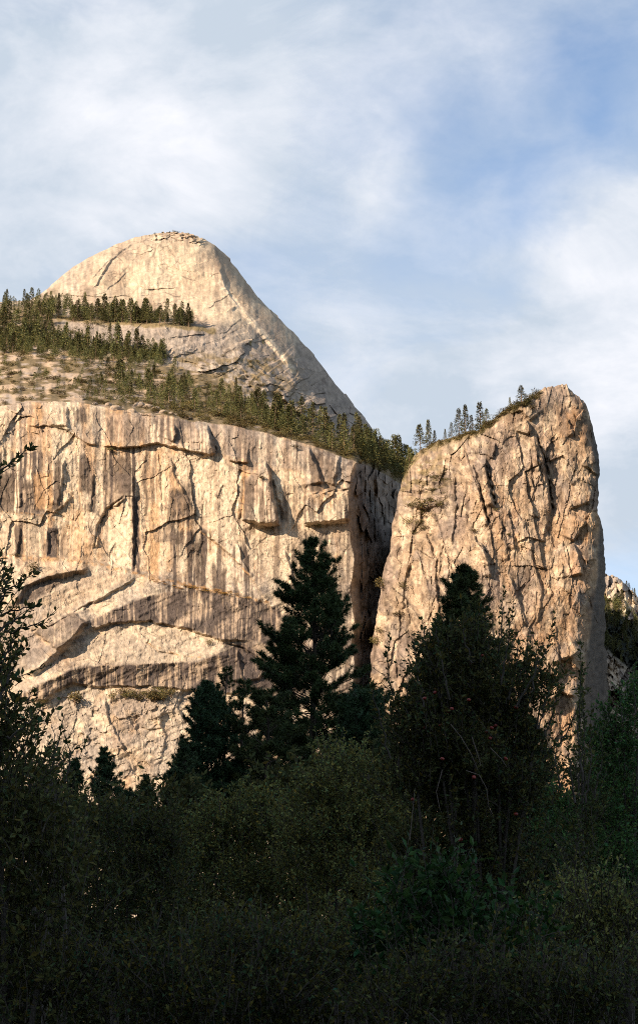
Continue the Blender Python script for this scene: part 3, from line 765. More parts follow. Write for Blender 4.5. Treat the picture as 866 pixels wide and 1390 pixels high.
def build_pillar():
    nr, nc = 560, 330
    T = np.linspace(0, 1, nr)[:, None]; S = np.linspace(0, 1, nc)[None, :]
    pt = np.array(PT, float); arc = np.concatenate([[0], np.cumsum(np.hypot(*(pt[1:] - pt[:-1]).T))]); arc /= arc[-1]
    tu = np.interp(S, arc, pt[:, 0]); tv = np.interp(S, arc, pt[:, 1])
    def side(pts):
        p = np.array(pts, float)[::-1]; a = np.concatenate([[0], np.cumsum(np.hypot(*(p[1:] - p[:-1]).T))]); a /= a[-1]
        return np.interp(T, a, p[:, 1]), np.interp(T, a, p[:, 0])
    lu, lv = side(PL); ru, rv = side(PR)
    bu = lu[-1] + (ru[-1] - lu[-1]) * S; bv = 1130 + 0 * S
    U = (1 - T) * tu + T * bu + (1 - S) * lu + S * ru - ((1 - T) * (1 - S) * tu[0, 0] + (1 - T) * S * tu[0, -1] + T * (1 - S) * bu[0, 0] + T * S * bu[0, -1])
    V = (1 - T) * tv + T * bv + (1 - S) * lv + S * rv - ((1 - T) * (1 - S) * tv[0, 0] + (1 - T) * S * tv[0, -1] + T * (1 - S) * 1130 + T * S * 1130)
    # ragged outline
    eb = np.exp(-S * 40) + np.exp(-(1 - S) * 60)
    U = U + fbm(V * .05, U * .01, None, 4, 440) * 7 * eb * T ** .3
    V = V + (fbm(U * .07, V * 0, None, 4, 441) * 4 + fbm(U * .3, V * 0, None, 2, 442) * 2.5) * np.exp(-T * 50)
    u = U.ravel(); v = V.ravel()
    uL = np.broadcast_to(U[:, :1], U.shape).ravel(); uR = np.broadcast_to(U[:, -1:], U.shape).ravel(); vt = np.broadcast_to(V[:1], V.shape).ravel()
    Y = pillar_depth(u, v, uL, uR, vt).reshape(U.shape)
    pts = P(U, V, Y)
    # sides and back: the outline swept away from the valley
    colL = pts[:, :1].copy(); colL[..., 1] += 260; colL[..., 0] += 40
    colR = pts[:, -1:].copy(); colR[..., 1] += 400; colR[..., 0] -= 20; colR[..., 2] -= 60 * (colR[..., 2] > 120)
    pts = np.concatenate([colL, pts, colR], 1)
    foot = pts[-1:].copy(); foot[..., 1] -= 120; foot[..., 2] = -6; pts = np.concatenate([pts, foot], 0)
    row = pts[:1].copy(); row[..., 1] += 330; row[..., 2] -= 40
    pts = np.concatenate([row, pts], 0)
    U2 = np.pad(U, ((1, 1), (1, 1)), 'edge'); V2 = np.pad(V, ((1, 1), (1, 1)), 'edge'); u = U2.ravel(); v = V2.ravel()
    c = lerp(np.broadcast_to(TAN, (u.size, 3)), GREY * .5 + BROWN * .62, ss(-.6, 1.2, nf(u * .022, v * .014, 5, 451)))
    c = lerp(c, ORANGE * .95, .38 * ss(.0, 1.5, nf(u * .018, v * .011, 4, 452)) * ss(600, 720, u))
    c = lerp(c, CREAM, .7 * ss(.5, 1.5, nf(u * .05, v * .022, 5, 453)))
    c = lerp(c, GREY * .95, .6 * ss(.2, 1.4, nf(u * .05, v * .03, 5, 454)))
    c = lerp(c, BROWN * .6, .65 * ss(.9, 1.9, nf(u * .07, v * .03, 4, 455)))
    c = lerp(c, BROWN * .5, .6 * ss(1.0, 1.8, nf(u * .10, v * .010, 4, 459)))
    c = lerp(c, CREAM * .95, .55 * ss(.80, .93, ridged(u * .035 + fbm(u * .02, v * .02, None, 2, 424), v * .02, 3, 460)))
    c = lerp(c, ORANGE, .32 * ss(690, 760, u) * ss(640, 740, v) * ss(-1, .7, nf(u * .03, v * .03, 3, 456)))
    for poly, col, k in [([(755, 552), (768, 548), (774, 580), (766, 592), (756, 585)], BROWN * .9, .7), ([(786, 560), (800, 575), (810, 622), (798, 610), (790, 590)], BROWN, .6), ([(768, 560), (782, 560), (780, 586), (770, 590)], ORANGE * .8, .5),
                         ([(684, 560), (705, 556), (712, 575), (700, 582), (688, 578)], BROWN, .6), ([(757, 600), (768, 605), (770, 640), (762, 645)], CREAM, .7), ([(695, 576), (712, 570), (714, 592), (700, 592)], CREAM * 1.05, .6)]:
        c = lerp(c, col, k * polymask(u, v, poly, 3))
    c = c * np.array([.88, .85, .83])
    for poly, sg, k in CRACKS:
        m = local(u, v, poly, 4); d, _, t = polydist(u[m], v[m], poly, 'left'); q = np.zeros(u.size); q[m] = ss(1.3, .4, d) * ss(0, .15, t) * ss(0, .15, 1 - t)
        c = lerp(c, DARK, .6 * q * min(k, 1))
    for (fu, fv, wd, sd_, th, k) in [(.022, .012, .6, 470, .022, .6), (.060, .026, .6, 473, .035, .55), (.14, .07, .6, 476, .06, .45)]:
        o_, e_, r_ = facets(u * fu + fbm(u * fu, v * fu, None, 3, sd_) * wd, v * fv + fbm(u * fu, v * fu, None, 3, sd_ + 1) * wd * .6, sd_, 0)
        c = c * (1 + .22 * (r_ - .5))[:, None]
        c = lerp(c, DARK, k * ss(th, th * .3, e_) * ss(-.1, .5, nf(u * .03, v * .02, 3, sd_ + 2) * .5 + .2))
        c = lerp(c, CREAM * 1.05, .5 * ss(th * 2.2, th * 1.2, e_) * ss(th * .6, th * 1.2, e_) * ss(.2, .8, nf(u * .03, v * .02, 3, sd_ + 2) * -.5))
    c = lerp(c, GREY * .34, .9 * ss(-1, 4, u - interp(v, [(540, 796), (705, 812), (780, 809), (820, 804), (870, 797), (930, 791), (1130, 790)])))  # right flank darkened in the colour, standing in for deeper shade
    sh = ss(720, 640, v) * ss(640, 560, u)
    c = lerp(c, np.array([.17, .13, .06]), .7 * sh * ss(-.05, .15, fbm(u * .06, v * .12, None, 4, 457)))
    d = v - interp(u, PT)
    c = lerp(c, np.array([.17, .13, .06]), .7 * ss(14, 3, d) * ss(730, 690, u))
    c = c * (1 + .14 * nf(u * .16, v * .14, 4, 458)[:, None])
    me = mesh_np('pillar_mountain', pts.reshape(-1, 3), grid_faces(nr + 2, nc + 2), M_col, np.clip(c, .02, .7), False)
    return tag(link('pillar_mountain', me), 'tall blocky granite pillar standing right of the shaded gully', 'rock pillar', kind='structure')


# ------------------------------------------------------------------ far ridge on the right
RTOP = [(770, 760), (800, 765), (815, 778), (825, 781), (838, 783), (848, 792), (856, 800), (866, 812), (880, 806), (900, 822), (930, 835), (990, 860)]


def ridgeY(u, v):
    u = np.atleast_1d(np.asarray(u, float)); v = np.atleast_1d(np.asarray(v, float))
    vt = interp(u, RTOP); w = np.maximum(v - vt, 0)
    Y = 1760 - w * 1.3 + 30 * np.exp(-w / 5.0) + (u - 820) * -.6
    o, e, r = facets(u * .09 + v * .02, v * .05, 501, 1.0); D = o * 26
    o, e, r = facets(u * .22, v * .14, 505, 1.0); D += o * 9
    D += fbm(u * .05, v * .04, None, 4, 502) * 10 + fbm(u * .2, v * .15, None, 3, 503) * 5
    D += fbm((v - u * .8) * .08, (u + v) * .01, None, 3, 504) * 14 * ss(870, 900, v)
    return Y + D


def build_ridge():
    us = np.arange(770, 990, 1.0); nr = 260
    U = np.repeat(us[None], nr, 0); vt = interp(us, RTOP) + fbm(us * .12, us * 0, None, 3, 510) * 6; T = np.linspace(0, 1, nr)[:, None]
    V = vt + T * (1120 - vt)
    Y = ridgeY(U.ravel(), V.ravel()).reshape(U.shape); u = U.ravel(); v = V.ravel()
    pts = P(U, V, Y); back = pts[:1].copy(); back[..., 1] += 300; back[..., 2] -= 250
    foot = pts[-1:].copy(); foot[..., 1] -= 120; foot[..., 2] = -6
    pts = np.concatenate([back, pts, foot], 0); u = np.concatenate([U[:1], U, U[-1:]], 0).ravel(); v = np.concatenate([V[:1], V, V[-1:]], 0).ravel()
    c = lerp(np.broadcast_to(CREAM, (u.size, 3)), GREY, ss(-.2, .3, fbm(u * .05, v * .04, None, 4, 511)))
    w = v - interp(u, RTOP)
    c = lerp(c, np.array([.028, .038, .030]), ss(35, 50, w + fbm(u * .05, v * .05, None, 2, 512) * 15) * ss(890, 872, v - (u - 820) * .9) * .95)
    c = lerp(c, GREY * .5, .7 * ss(.05, .3, fbm((v - u * .8) * .12, (u + v) * .02, None, 4, 513)) * ss(870, 890, v))
    me = mesh_np('ridge_mountain', pts.reshape(-1, 3), grid_faces(nr + 2, len(us)), M_dome, np.clip(c, .02, .7), False)
    return tag(link('ridge_mountain', me), 'distant rocky ridge low on the right behind the pillar', 'mountain', kind='structure')


# ------------------------------------------------------------------ valley floor and the valley wall behind the camera
def build_ground():
    n = 160
    g = np.linspace(-1, 1, n); g = np.sign(g) * np.abs(g) ** 2.2 * 9000
    X, Yg = np.meshgrid(g, g + 800)
    Z = fbm(X * .01, Yg * .01, None, 4, 601) * 1.2 * ss(8, 40, np.hypot(X, Yg)) - .2
    c = lerp(np.broadcast_to(np.array([.05, .045, .025]), (X.size, 3)), np.array([.035, .05, .02]), ss(-.2, .3, fbm(X.ravel() * .1, Yg.ravel() * .1, None, 3, 602)))
    me = mesh_np('ground', np.stack([X, Yg, Z], -1).reshape(-1, 3), grid_faces(n, n)[:, ::-1], M_soil, c, True)
    tag(link('ground', me), 'dark leafy valley floor under the trees', 'ground', kind='structure')
    # the opposite wall of the valley, on the sun's side, keeps the floor in evening shade
    a = np.array([SD[0], SD[1]]); a /= np.linalg.norm(a); b = np.array([-a[1], a[0]])
    s = np.linspace(-2600, 2600, 220)[None]; q = np.linspace(0, 1, 60)[:, None]
    H = 610 + fbm(s * .002, s * 0, None, 4, 603) * 90
    dist = 700 + q * 700 + fbm(s * .003, q * 3, None, 3, 604) * 60
    Z = H * np.where(q < .5, ss(0, .5, q), ss(1.02, .5, q)) + fbm(s * .01, q * 8, None, 4, 605) * 25 - 5
    X = a[0] * dist + b[0] * s; Yg = a[1] * dist + b[1] * s
    c = lerp(np.broadcast_to(np.array([.05, .055, .03]), (X.size, 3)), GREY, ss(.1, .3, fbm((s + 0 * q).ravel() * .006, (q + 0 * s).ravel() * 4, None, 4, 606)))
    me = mesh_np('valley_side_mountain', np.stack([X, Yg, Z], -1).reshape(-1, 3), grid_faces(60, 220), M_soil, c, True)
    tag(link('valley_side_mountain', me), 'forested opposite valley side behind the viewpoint', 'mountain', kind='structure')


build_wall(); build_terrace(); build_dome(); build_pillar(); build_ridge(); build_ground()

# ================================================================== vegetation
def table(fun, u0, u1, du, top, bot, nr):
    us = np.arange(u0, u1, du); T = np.linspace(0, 1, nr)[:, None]
    a, b = top(us), bot(us); V = a + T * (b - a)
    Yt = fun(np.repeat(us[None], nr, 0).ravel(), V.ravel()).reshape(V.shape)
    def q(u, v):
        i = int(np.clip(round((u - u0) / du), 0, len(us) - 1)); t = (v - a[i]) / max(b[i] - a[i], 1e-6)
        return np.array([Yt[int(np.clip(round(t * (nr - 1)), 0, nr - 1)), i]])
    return q


terrY = table(terrY, -90, 605, 2, lambda u: interp(u, TLINE), lambda u: wall_top(u), 80)
domeY = table(domeY, -90, 530, 2, lambda u: interp(u, DTOP), lambda u: np.maximum(interp(u, TLINE) + 14, interp(u, DTOP) + 25), 160)
ridgeY = table(ridgeY, 770, 990, 2, lambda u: interp(u, RTOP), lambda u: 1120 + 0 * u, 120)
wallY = table(wallY, -90, 605, 1.5, lambda u: wall_top(u), lambda u: 1115 + 0 * u, 320)
def unit(a): return a / np.maximum(np.linalg.norm(a, axis=-1, keepdims=True), 1e-9)


class MB:
    """collects tubes, leaves and needle blades, then links ONE mesh"""
    def __init__(s): s.v = []; s.f3 = []; s.f4 = []; s.c = []; s.n = 0
    def add(s, v, f, c):
        s.v.append(v); s.c.append(np.broadcast_to(c, v.shape)); (s.f3 if f.shape[1] == 3 else s.f4).append(f + s.n); s.n += len(v)
    def tube(s, pts, rad, sides=5, c=(1, 1, 1)):
        pts = np.asarray(pts, float); n = len(pts); rad = np.broadcast_to(rad, n)
        d = unit(np.gradient(pts, axis=0)); ref = np.where(np.abs(d[:, 2:3]) > .9, np.array([[1., 0, 0]]), np.array([[0, 0, 1.]]))
        a = unit(np.cross(d, ref)); b = np.cross(d, a)
        th = np.arange(sides) * 2 * math.pi / sides
        v = pts[:, None] + rad[:, None, None] * (a[:, None] * np.cos(th)[None, :, None] + b[:, None] * np.sin(th)[None, :, None])
        i = np.arange(n * sides).reshape(n, sides); j = np.roll(i, -1, 1)
        f = np.stack([i[:-1], j[:-1], j[1:], i[1:]], -1).reshape(-1, 4)
        s.add(v.reshape(-1, 3), f, np.array(c, float))
    def leaves(s, p, d, L, W, col):
        """pointed oval leaves, slightly folded"""
        n = len(p); d = unit(d); r = unit(np.cross(d, rng.normal(size=(n, 3)))); nn = np.cross(d, r)
        L = np.broadcast_to(L, n)[:, None]; W = np.broadcast_to(W, n)[:, None]
        v = np.stack([p, p + d * L * .5 + r * W * .5 + nn * W * .15, p + d * L, p + d * L * .5 - r * W * .5 + nn * W * .15], 1)
        f = np.arange(n * 4).reshape(n, 4)
        s.add(v.reshape(-1, 3), f, np.repeat(col, 4, 0))
    def blades(s, p, d, L, W, col):
        n = len(p); d = unit(d); r = unit(np.cross(d, rng.normal(size=(n, 3))))
        L = np.broadcast_to(L, n)[:, None]; W = np.broadcast_to(W, n)[:, None]
        v = np.stack([p + r * W * .5, p - r * W * .5, p + d * L], 1)
        s.add(v.reshape(-1, 3), np.arange(n * 3).reshape(n, 3), np.repeat(col, 3, 0))
    def mesh(s, name, mat):
        return mesh_np(name, np.concatenate(s.v), [np.concatenate(f) for f in (s.f3, s.f4) if f], mat, np.concatenate(s.c))


def tones(n, lo=.6, hi=1.4, warm=.15):
    b = rng.uniform(lo, hi, (n, 1)); w = rng.normal(0, warm, (n, 1))
    return np.clip(b * np.concatenate([1 + w, np.ones((n, 1)), 1 - w], 1), .1, 3)


# ---- small far conifers (unit height), several shapes
def far_conifer(seed, slim=.17, bare=.08, n=620):
    global rng; rng = np.random.default_rng(seed)
    m = MB(); t = MB()
    t.tube([(0, 0, -.03), (0, 0, .5), (0, 0, .97)], [.016, .010, .002], 5)
    nb = 46
    for i in range(nb):
        h = bare + (1 - bare) * (i + rng.random()) / nb
        L = slim * (1 - (h - bare) / (1 - bare)) ** .75 * rng.uniform(.55, 1.2) + .012
        for a in rng.uniform(0, 2 * math.pi, 4):
            k = 5; s = rng.random(k) ** .6
            p = np.stack([np.cos(a) * L * s, np.sin(a) * L * s, h - .35 * L * s + .02 * rng.normal(size=k)], -1)
            d = np.stack([np.cos(a) + rng.normal(0, .6, k), np.sin(a) + rng.normal(0, .6, k), rng.normal(-.1, .45, k)], -1)
            m.leaves(p, d, rng.uniform(.025, .06, k), rng.uniform(.015, .032, k), tones(k, .55, 1.35, .12))
    return m.mesh('crown', M_far), t.mesh('trunk', M_bark_far)


def far_shrub(seed, mat, n=260, flat=.7):
    global rng; rng = np.random.default_rng(seed)
    m = MB(); s = MB()
    ctr = rng.normal(0, .22, (7, 3)); ctr[:, 2] = np.abs(ctr[:, 2]) * flat + .25
    for c in ctr:
        k = n // 7
        q = unit(rng.normal(size=(k, 3))) * rng.uniform(.12, .30, (k, 1))
        q[:, 2] *= flat
        m.leaves(c + q, q + rng.normal(0, .15, (k, 3)), rng.uniform(.06, .14, k), rng.uniform(.05, .10, k), tones(k, .6, 1.35, .14))
        s.tube([(0, 0, -.1), c * .5, c], [.02, .012, .004], 4)
    return m.mesh('foliage', mat), s.mesh('stem', M_bark_far)


CON = [far_conifer(10 + i, sl, ba) for i, (sl, ba) in enumerate([(.17, .06), (.20, .10), (.14, .05), (.23, .16), (.18, .12), (.15, .22), (.26, .10), (.30, .03), (.12, .30), (.20, .35)])]
SHR = [far_shrub(40 + i, M_brush, 300, fl) for i, fl in enumerate([.6, .9, 1.2, .7])]
GLD = [far_shrub(50 + i, M_gold, 200, .5) for i in range(2)]


def place(kind, protos, loc, h, label, cat, group, wide=1.0, parts=('crown', 'trunk')):
    r = bpy.data.objects.new(kind, None); COL.objects.link(r); r.empty_display_size = 1
    r.location = loc; r.rotation_euler = (rng.normal(0, .03), rng.normal(0, .03), rng.uniform(0, 6.28)); r.scale = (h * wide, h * wide, h)
    me = protos[rng.integers(len(protos))]
    for nme, d in zip(parts, me): link(nme, d, r)
    return tag(r, label, cat, group)


rng = np.random.default_rng(99)
M_PX = lambda Y: Y / F * 1.03


def pines(n, ulo, uhi, vfun, Yfun, hpx, label, group, wide=1.0, dens=None):
    k = 0; tries = 0
    while k < n and tries < n * 40:
        tries += 1
        u = rng.uniform(ulo, uhi); lo, hi = vfun(u)
        if hi <= lo: continue
        v = rng.uniform(lo, hi)
        if dens is not None and rng.random() > dens(u, v): continue
        Y = float(Yfun(u, v)[0]); h = rng.uniform(*hpx) * M_PX(Y)
        loc = P(u, v, Y); loc[2] -= .3
        place('pine_tree', CON, loc, h * rng.choice([.62, .85, 1, 1, 1.12]), label, 'pine', group, wide * rng.uniform(.75, 1.45)); k += 1


# upper band on the ledge below the dome
pines(50, 72, 258, lambda u: (interp(u, [(70, 415), (120, 428), (200, 437), (260, 441)]), interp(u, [(70, 432), (120, 440), (200, 441), (260, 444)])), domeY, (22, 40),
      'small sunlit pine in the tree band along the ledge at the foot of the dome', 'pines on the ledge below the dome')
pines(40, -14, 74, lambda u: (412, 462), domeY, (15, 30), 'small sunlit pine on the wooded shoulder left of the dome', 'pines on the shoulder left of the dome', dens=lambda u, v: .6 + .4 * (v < 425))
pines(72, -10, 205, lambda u: (interp(u, [(0, 462), (60, 462), (110, 468), (205, 478)]), interp(u, [(0, 480), (60, 488), (110, 494), (205, 500)])),
      lambda u, v: terrY(u, v) if v > interp(u, TLINE) else domeY(u, v), (22, 42), 'small sunlit pine in the lower tree band under the bare granite slab', 'pines under the bare slab')
pines(56, 120, 370, lambda u: (interp(u, TLINE) + 3, wall_top(u) - 6), terrY, (20, 40), 'small sunlit pine on the brushy terrace above the cliff', 'pines on the brushy terrace',
      dens=lambda u, v: 1 if abs(v - interp(u, [(120, 535), (200, 530), (250, 535), (300, 545), (370, 575)])) < 18 else .25)
pines(38, 370, 548, lambda u: (interp(u, TLINE) + 2, wall_top(u) - 3), terrY, (32, 54), 'small sunlit pine along the rim at the head of the shaded gully', 'pines along the gully rim', 1.05)
# a few standing alone
for (u, v, hp, w, lab) in [(246, 441, 16, 1.0, 'lone small pine at the right end of the ledge below the dome'), (357, 468, 8, 1.3, 'tiny lone pine on the brushy foot of the dome'), (340, 470, 8, 1.4, 'tiny round pine beside the pale rib of the dome')]:
    Y = float(domeY(u, v)[0]); loc = P(u, v, Y); place('pine_tree', CON, loc, hp * M_PX(Y), lab, 'pine', None, w)


def colY(u, v):
    uL = interp(v, sorted(PL)); uR = interp(v, sorted(PR)); vt = interp(u, PT)
    a = np.atleast_1d
    return pillar_depth(a(float(u)), a(float(v)), a(float(uL)), a(float(uR)), a(float(vt)))


for (u, v, hp, w, lab) in [(556, 640, 34, .9, 'dark pine standing in the notch between cliff and pillar'), (550, 655, 30, .8, 'lowest pine leaning into the head of the gully'), (571, 612, 38, 1.2, 'pine on the left shoulder of the pillar above the gully'),
                           (582, 605, 37, 1.0, 'tall open pine on the left shoulder of the pillar'), (590, 601, 18, 1.1, 'small bushy pine on the left shoulder of the pillar'), (604, 598, 17, .8, 'very small pine left of the open gap on the pillar rim'),
                           (612, 594, 22, .9, 'lone slim pine in the open gap on the pillar rim'), (623, 590, 38, 1.1, 'pine left of the tallest pine on the pillar rim'), (632, 588, 42, 1.0, 'tallest pine on the pillar rim'),
                           (641, 586, 25, 1.1, 'short pine just right of the tallest one on the pillar rim'), (652, 582, 38, 1.35, 'broad round pine on the middle of the pillar rim'), (660, 577, 24, 1.3, 'low bushy pine on the middle of the pillar rim'),
                           (708, 549, 27, 1.7, 'lone broad pine near the pillar summit'), (692, 553, 15, .8, 'tiny slim pine left of the summit pine')]:
    Y = float(colY(u, v + 2)[0]) - 2; loc = P(u, v + 3, Y); place('pine_tree', CON, loc, (hp + 3) * M_PX(Y), lab, 'pine', 'pines on the rim of the pillar', w)


def patchy(u, v): return float(fbm(np.array([u * .035]), np.array([v * .17]), None, 5, 204)[0] + .25 * ss(180, 280, u) > -.04)


def shrubs(n, ulo, uhi, vfun, Yfun, hpx, label, group, protos=None, wide=1.3, dens=None, base_off=0, kind='shrub', cat='shrub'):
    for _ in range(n):
        u = rng.uniform(ulo, uhi); lo, hi = vfun(u)
        if hi <= lo: continue
        v = rng.uniform(lo, hi)
        if dens is not None and rng.random() > dens(u, v): continue
        Y = float(Yfun(u, v)[0]); h = rng.uniform(*hpx) * M_PX(Y)
        place(kind, protos or SHR, P(u, v + base_off, Y - .5), h, label, cat, group, wide * rng.uniform(.8, 1.3), ('foliage', 'stem'))


shrubs(190, -10, 330, lambda u: (interp(u, TLINE) + 10, wall_top(u) - 1), terrY, (4, 10), 'low sunlit shrub on the bright granite of the terrace', 'shrubs on the terrace', wide=1.5, dens=lambda u, v: patchy(u, v))
shrubs(62, 200, 545, lambda u: (wall_top(u) - 16, wall_top(u) + 1), terrY, (6, 12), 'olive shrub crowding the rim of the cliff', 'shrubs along the cliff rim', wide=1.5)
shrubs(18, 300, 440, lambda u: (interp(u, [(300, 480), (340, 484), (400, 530), (440, 565)]), interp(u, TLINE) + 4), domeY, (3, 6), 'small shrub among the broken rock at the foot of the dome', 'shrubs at the foot of the dome', wide=1.7)
shrubs(26, 590, 735, lambda u: (interp(u, PT) + 2, interp(u, PT) + 7), colY, (6, 11), 'low olive shrub along the sloping top of the pillar', 'shrubs on top of the pillar', wide=1.6)
shrubs(24, 548, 640, lambda u: (620, 720), colY, (4, 9), 'small shrub clinging to the ledges of the pillar shoulder', 'shrubs on the pillar shoulder', wide=1.5, dens=lambda u, v: (u < 600 + (660 - v) * .3) * 1.0)
for (u, v, hp, w, lab) in [(578, 690, 16, 1.9, 'broad olive shrub on the ledge of the pillar shoulder'), (560, 690, 14, 1.4, 'shrub hugging the left edge of the pillar under the notch'), (556, 712, 12, 1.6, 'lower shrub on the left edge of the pillar'), (600, 688, 11, 1.8, 'low wide shrub right of the broad olive one on the pillar'),
                           (643, 722, 6, 2.4, 'flat dark shrub on a ledge in the middle of the pillar'), (520, 800, 22, 1.0, 'tall shrub at the left foot of the pillar beside the gully'), (518, 860, 12, 1.4, 'shrub on the lower left edge of the pillar'), (512, 875, 14, 1.3, 'lowest shrub on the left edge of the pillar'),
                           (550, 800, 14, 1.2, 'pale green shrub in a crack low on the pillar'), (540, 836, 9, 2.0, 'wide low shrub on the lower pillar'), (674, 694, 6, 1.6, 'small shrub under the dark slot of the pillar'), (690, 727, 5, 2.2, 'flat shrub on the middle right of the pillar'), (720, 555, 8, 2, 'shrub below the summit of the pillar')]:
    Y = float(colY(u, v)[0]); place('shrub', SHR, P(u, v, Y - 1), hp * M_PX(Y), lab, 'shrub', None, w, ('foliage', 'stem'))
for (u, v, hp, w, lab) in [(45, 776, 17, 1.0, 'round green shrub on the ledge at the far left of the cliff'), (24, 756, 7, 1.6, 'small bright green shrub at the foot of the streaked wall'), (102, 956, 26, 1.1, 'tall olive shrub at the left end of the ledge under the lowest arch'), (60, 955, 10, 1.4, 'golden shrub left of the tall one under the lowest arch'),
                           (283, 875, 9, 1.3, 'shrub on the thin curved ledge in the middle of the slabs'), (402, 608, 6, 2.0, 'shrub on the cliff rim left of the shaded corner'), (356, 650, 6, 2.4, 'shrub on top of the dark hanging block'), (150, 612, 8, 1.6, 'shrub tucked under the long roof near the cliff top'), (433, 716, 7, 1.4, 'small shrub on the step beside the shaded corner')]:
    Y = float(wallY(u, v)[0]); place('shrub', SHR, P(u, v, Y - 2), hp * M_PX(Y), lab, 'shrub', None, w, ('foliage', 'stem'))
shrubs(20, 148, 272, lambda u: (944, 953), wallY, (11, 19), 'olive shrub in the row on the ledge under the lowest arch', 'shrubs in a row under the lowest arch', wide=1.0)
shrubs(34, 205, 345, lambda u: (interp(u, [(205, 786), (240, 795), (290, 801), (345, 811)]) - 1, interp(u, [(205, 786), (240, 795), (290, 801), (345, 811)]) + 4), wallY, (2.5, 5), 'tuft of golden dry growth on the ledge under the main wall', 'golden tufts on the ledge', GLD, 2.0, kind='grass_tuft', cat='dry grass tuft')
shrubs(9, 198, 275, lambda u: (interp(u, DTOP) + .5, interp(u, DTOP) + 3), domeY, (2.0, 4), 'tiny shrub on the summit of the dome', 'shrubs on the dome summit', wide=1.5)
# far ridge trees
pines(16, 816, 880, lambda u: (interp(u, RTOP) + 30, interp(u, RTOP) + 78), ridgeY, (15, 26), 'pine on the steep slope of the distant ridge', 'pines on the distant ridge')
pines(5, 826, 875, lambda u: (interp(u, RTOP) + 1, interp(u, RTOP) + 4), ridgeY, (6, 12), 'tiny pine on the crest of the distant ridge', 'pines on the crest of the distant ridge')


def mass(name, label, cat, protos_mesh, mat, spots):
    """many more of a kind, gathered into one object"""
    src = []
    for me in protos_mesh:
        n = len(me.vertices); co = np.empty(n * 3, np.float32); me.vertices.foreach_get('co', co); cl = np.empty(n * 4, np.float32); me.attributes['tone'].data.foreach_get('color', cl)
        src.append((co.reshape(-1, 4, 3), cl.reshape(-1, 4, 4)[..., :3]))
    m = MB()
    for (loc, h, w) in spots:
        co, cl = src[rng.integers(len(src))]; k = rng.random(len(co)) < .6
        a = rng.uniform(0, 6.28); R_ = np.array([[cos(a), -sin(a), 0], [sin(a), cos(a), 0], [0, 0, 1]])
        v = (co[k].reshape(-1, 3) * np.array([h * w * 1.1, h * w * 1.1, h])) @ R_.T + loc
        m.add(v, np.arange(len(v)).reshape(-1, 4), cl[k].reshape(-1, 3) * rng.uniform(.75, 1.2))
    return tag(link(name, m.mesh(name, mat)), label, cat, kind='stuff')


def spots(n, ulo, uhi, vfun, Yfun, hpx, w, only=None):
    out = []
    for _ in range(n):
        u = rng.uniform(ulo, uhi); lo, hi = vfun(u)
        if hi <= lo: continue
        v = rng.uniform(lo, hi)
        if only is not None and not only(u, v): continue
        Y = float(Yfun(u, v)[0]); loc = P(u, v, Y); loc[2] -= .3; out.append((loc, rng.uniform(*hpx) * M_PX(Y), w * rng.uniform(.8, 1.2)))
    return out


terr_ok = lambda u, v: interp(u, TLINE) < v < wall_top(u) and patchy(u, v)
either = lambda u, v: terrY(u, v) if v > interp(u, TLINE) else domeY(u, v)
mass('forest', 'dense pine wood behind the single pines on the terrace and the ledge', 'wood', [c[0] for c in CON], M_far,
     spots(170, 66, 262, lambda u: (interp(u, [(70, 410), (120, 424), (200, 433), (260, 438)]), interp(u, [(70, 430), (120, 438), (200, 439), (260, 441)])), domeY, (12, 22), 1.1)
     + spots(130, -60, 74, lambda u: (412, 464), domeY, (14, 28), 1.1)
     + spots(300, -60, 225, lambda u: (interp(u, [(0, 462), (60, 462), (110, 468), (205, 480)]), interp(u, [(0, 478), (60, 486), (110, 492), (205, 498)])), either, (14, 26), 1.1)
     + spots(110, 150, 400, lambda u: (interp(u, [(180, 515), (250, 520), (300, 535), (400, 585)]), wall_top(u) - 6), terrY, (14, 28), 1.2)
     + spots(70, -30, 230, lambda u: (496, 548), terrY, (8, 20), 1.3, lambda u, v: terr_ok(u, v))
     + spots(60, 485, 565, lambda u: (interp(u, [(485, 606), (565, 640)]), wall_top(u) + 1), terrY, (24, 42), 1.2)
     + spots(50, 380, 550, lambda u: (interp(u, TLINE) + 2, wall_top(u) - 3), terrY, (14, 26), 1.2)
     + spots(150, 812, 890, lambda u: (interp(u, RTOP) + 38, 882 + (u - 820) * .9), ridgeY, (12, 20), 1.4))
mass('undergrowth', 'low brush covering the terrace above the cliff', 'brush', [c[0] for c in SHR], M_brush,
     spots(420, -20, 330, lambda u: (interp(u, TLINE) + 4, wall_top(u) - 1), terrY, (3, 7), 1.5, patchy)
     + spots(160, 230, 548, lambda u: (interp(u, [(230, 540), (300, 548), (400, 588), (548, 635)]), wall_top(u)), terrY, (5, 10), 1.6)
     + spots(60, 270, 450, lambda u: (interp(u, [(270, 486), (340, 488), (400, 534), (450, 575)]), interp(u, TLINE) + 3), domeY, (3, 5), 1.9)
     + spots(90, -60, 150, lambda u: (425, 485), either, (4, 8), 2.0)
 + spots(70, 552, 625, lambda u: (640, 740), lambda u, v: colY(u, v), (4, 9), 1.6, lambda u, v: u < 605 + (680 - v) * .3 and rng.random() < .6)
     + spots(90, 550, 735, lambda u: (interp(u, PT) + 2, interp(u, PT) + 10), colY, (4, 8), 1.8))


rng = np.random.default_rng(321)
_sp = []
for _ in range(330):
    Yk = rng.uniform(150, 420); xk = rng.uniform(-.24, .24) * Yk
    _sp.append((np.array([xk, Yk, -.5]), rng.uniform(.6, 1.0) * min(12 + (Yk - 150) * .045, 22), 1.25))
mass('forest', 'dark shaded conifer wood on the valley floor behind the near trees', 'wood', [c[0] for c in CON], M_fir, _sp)


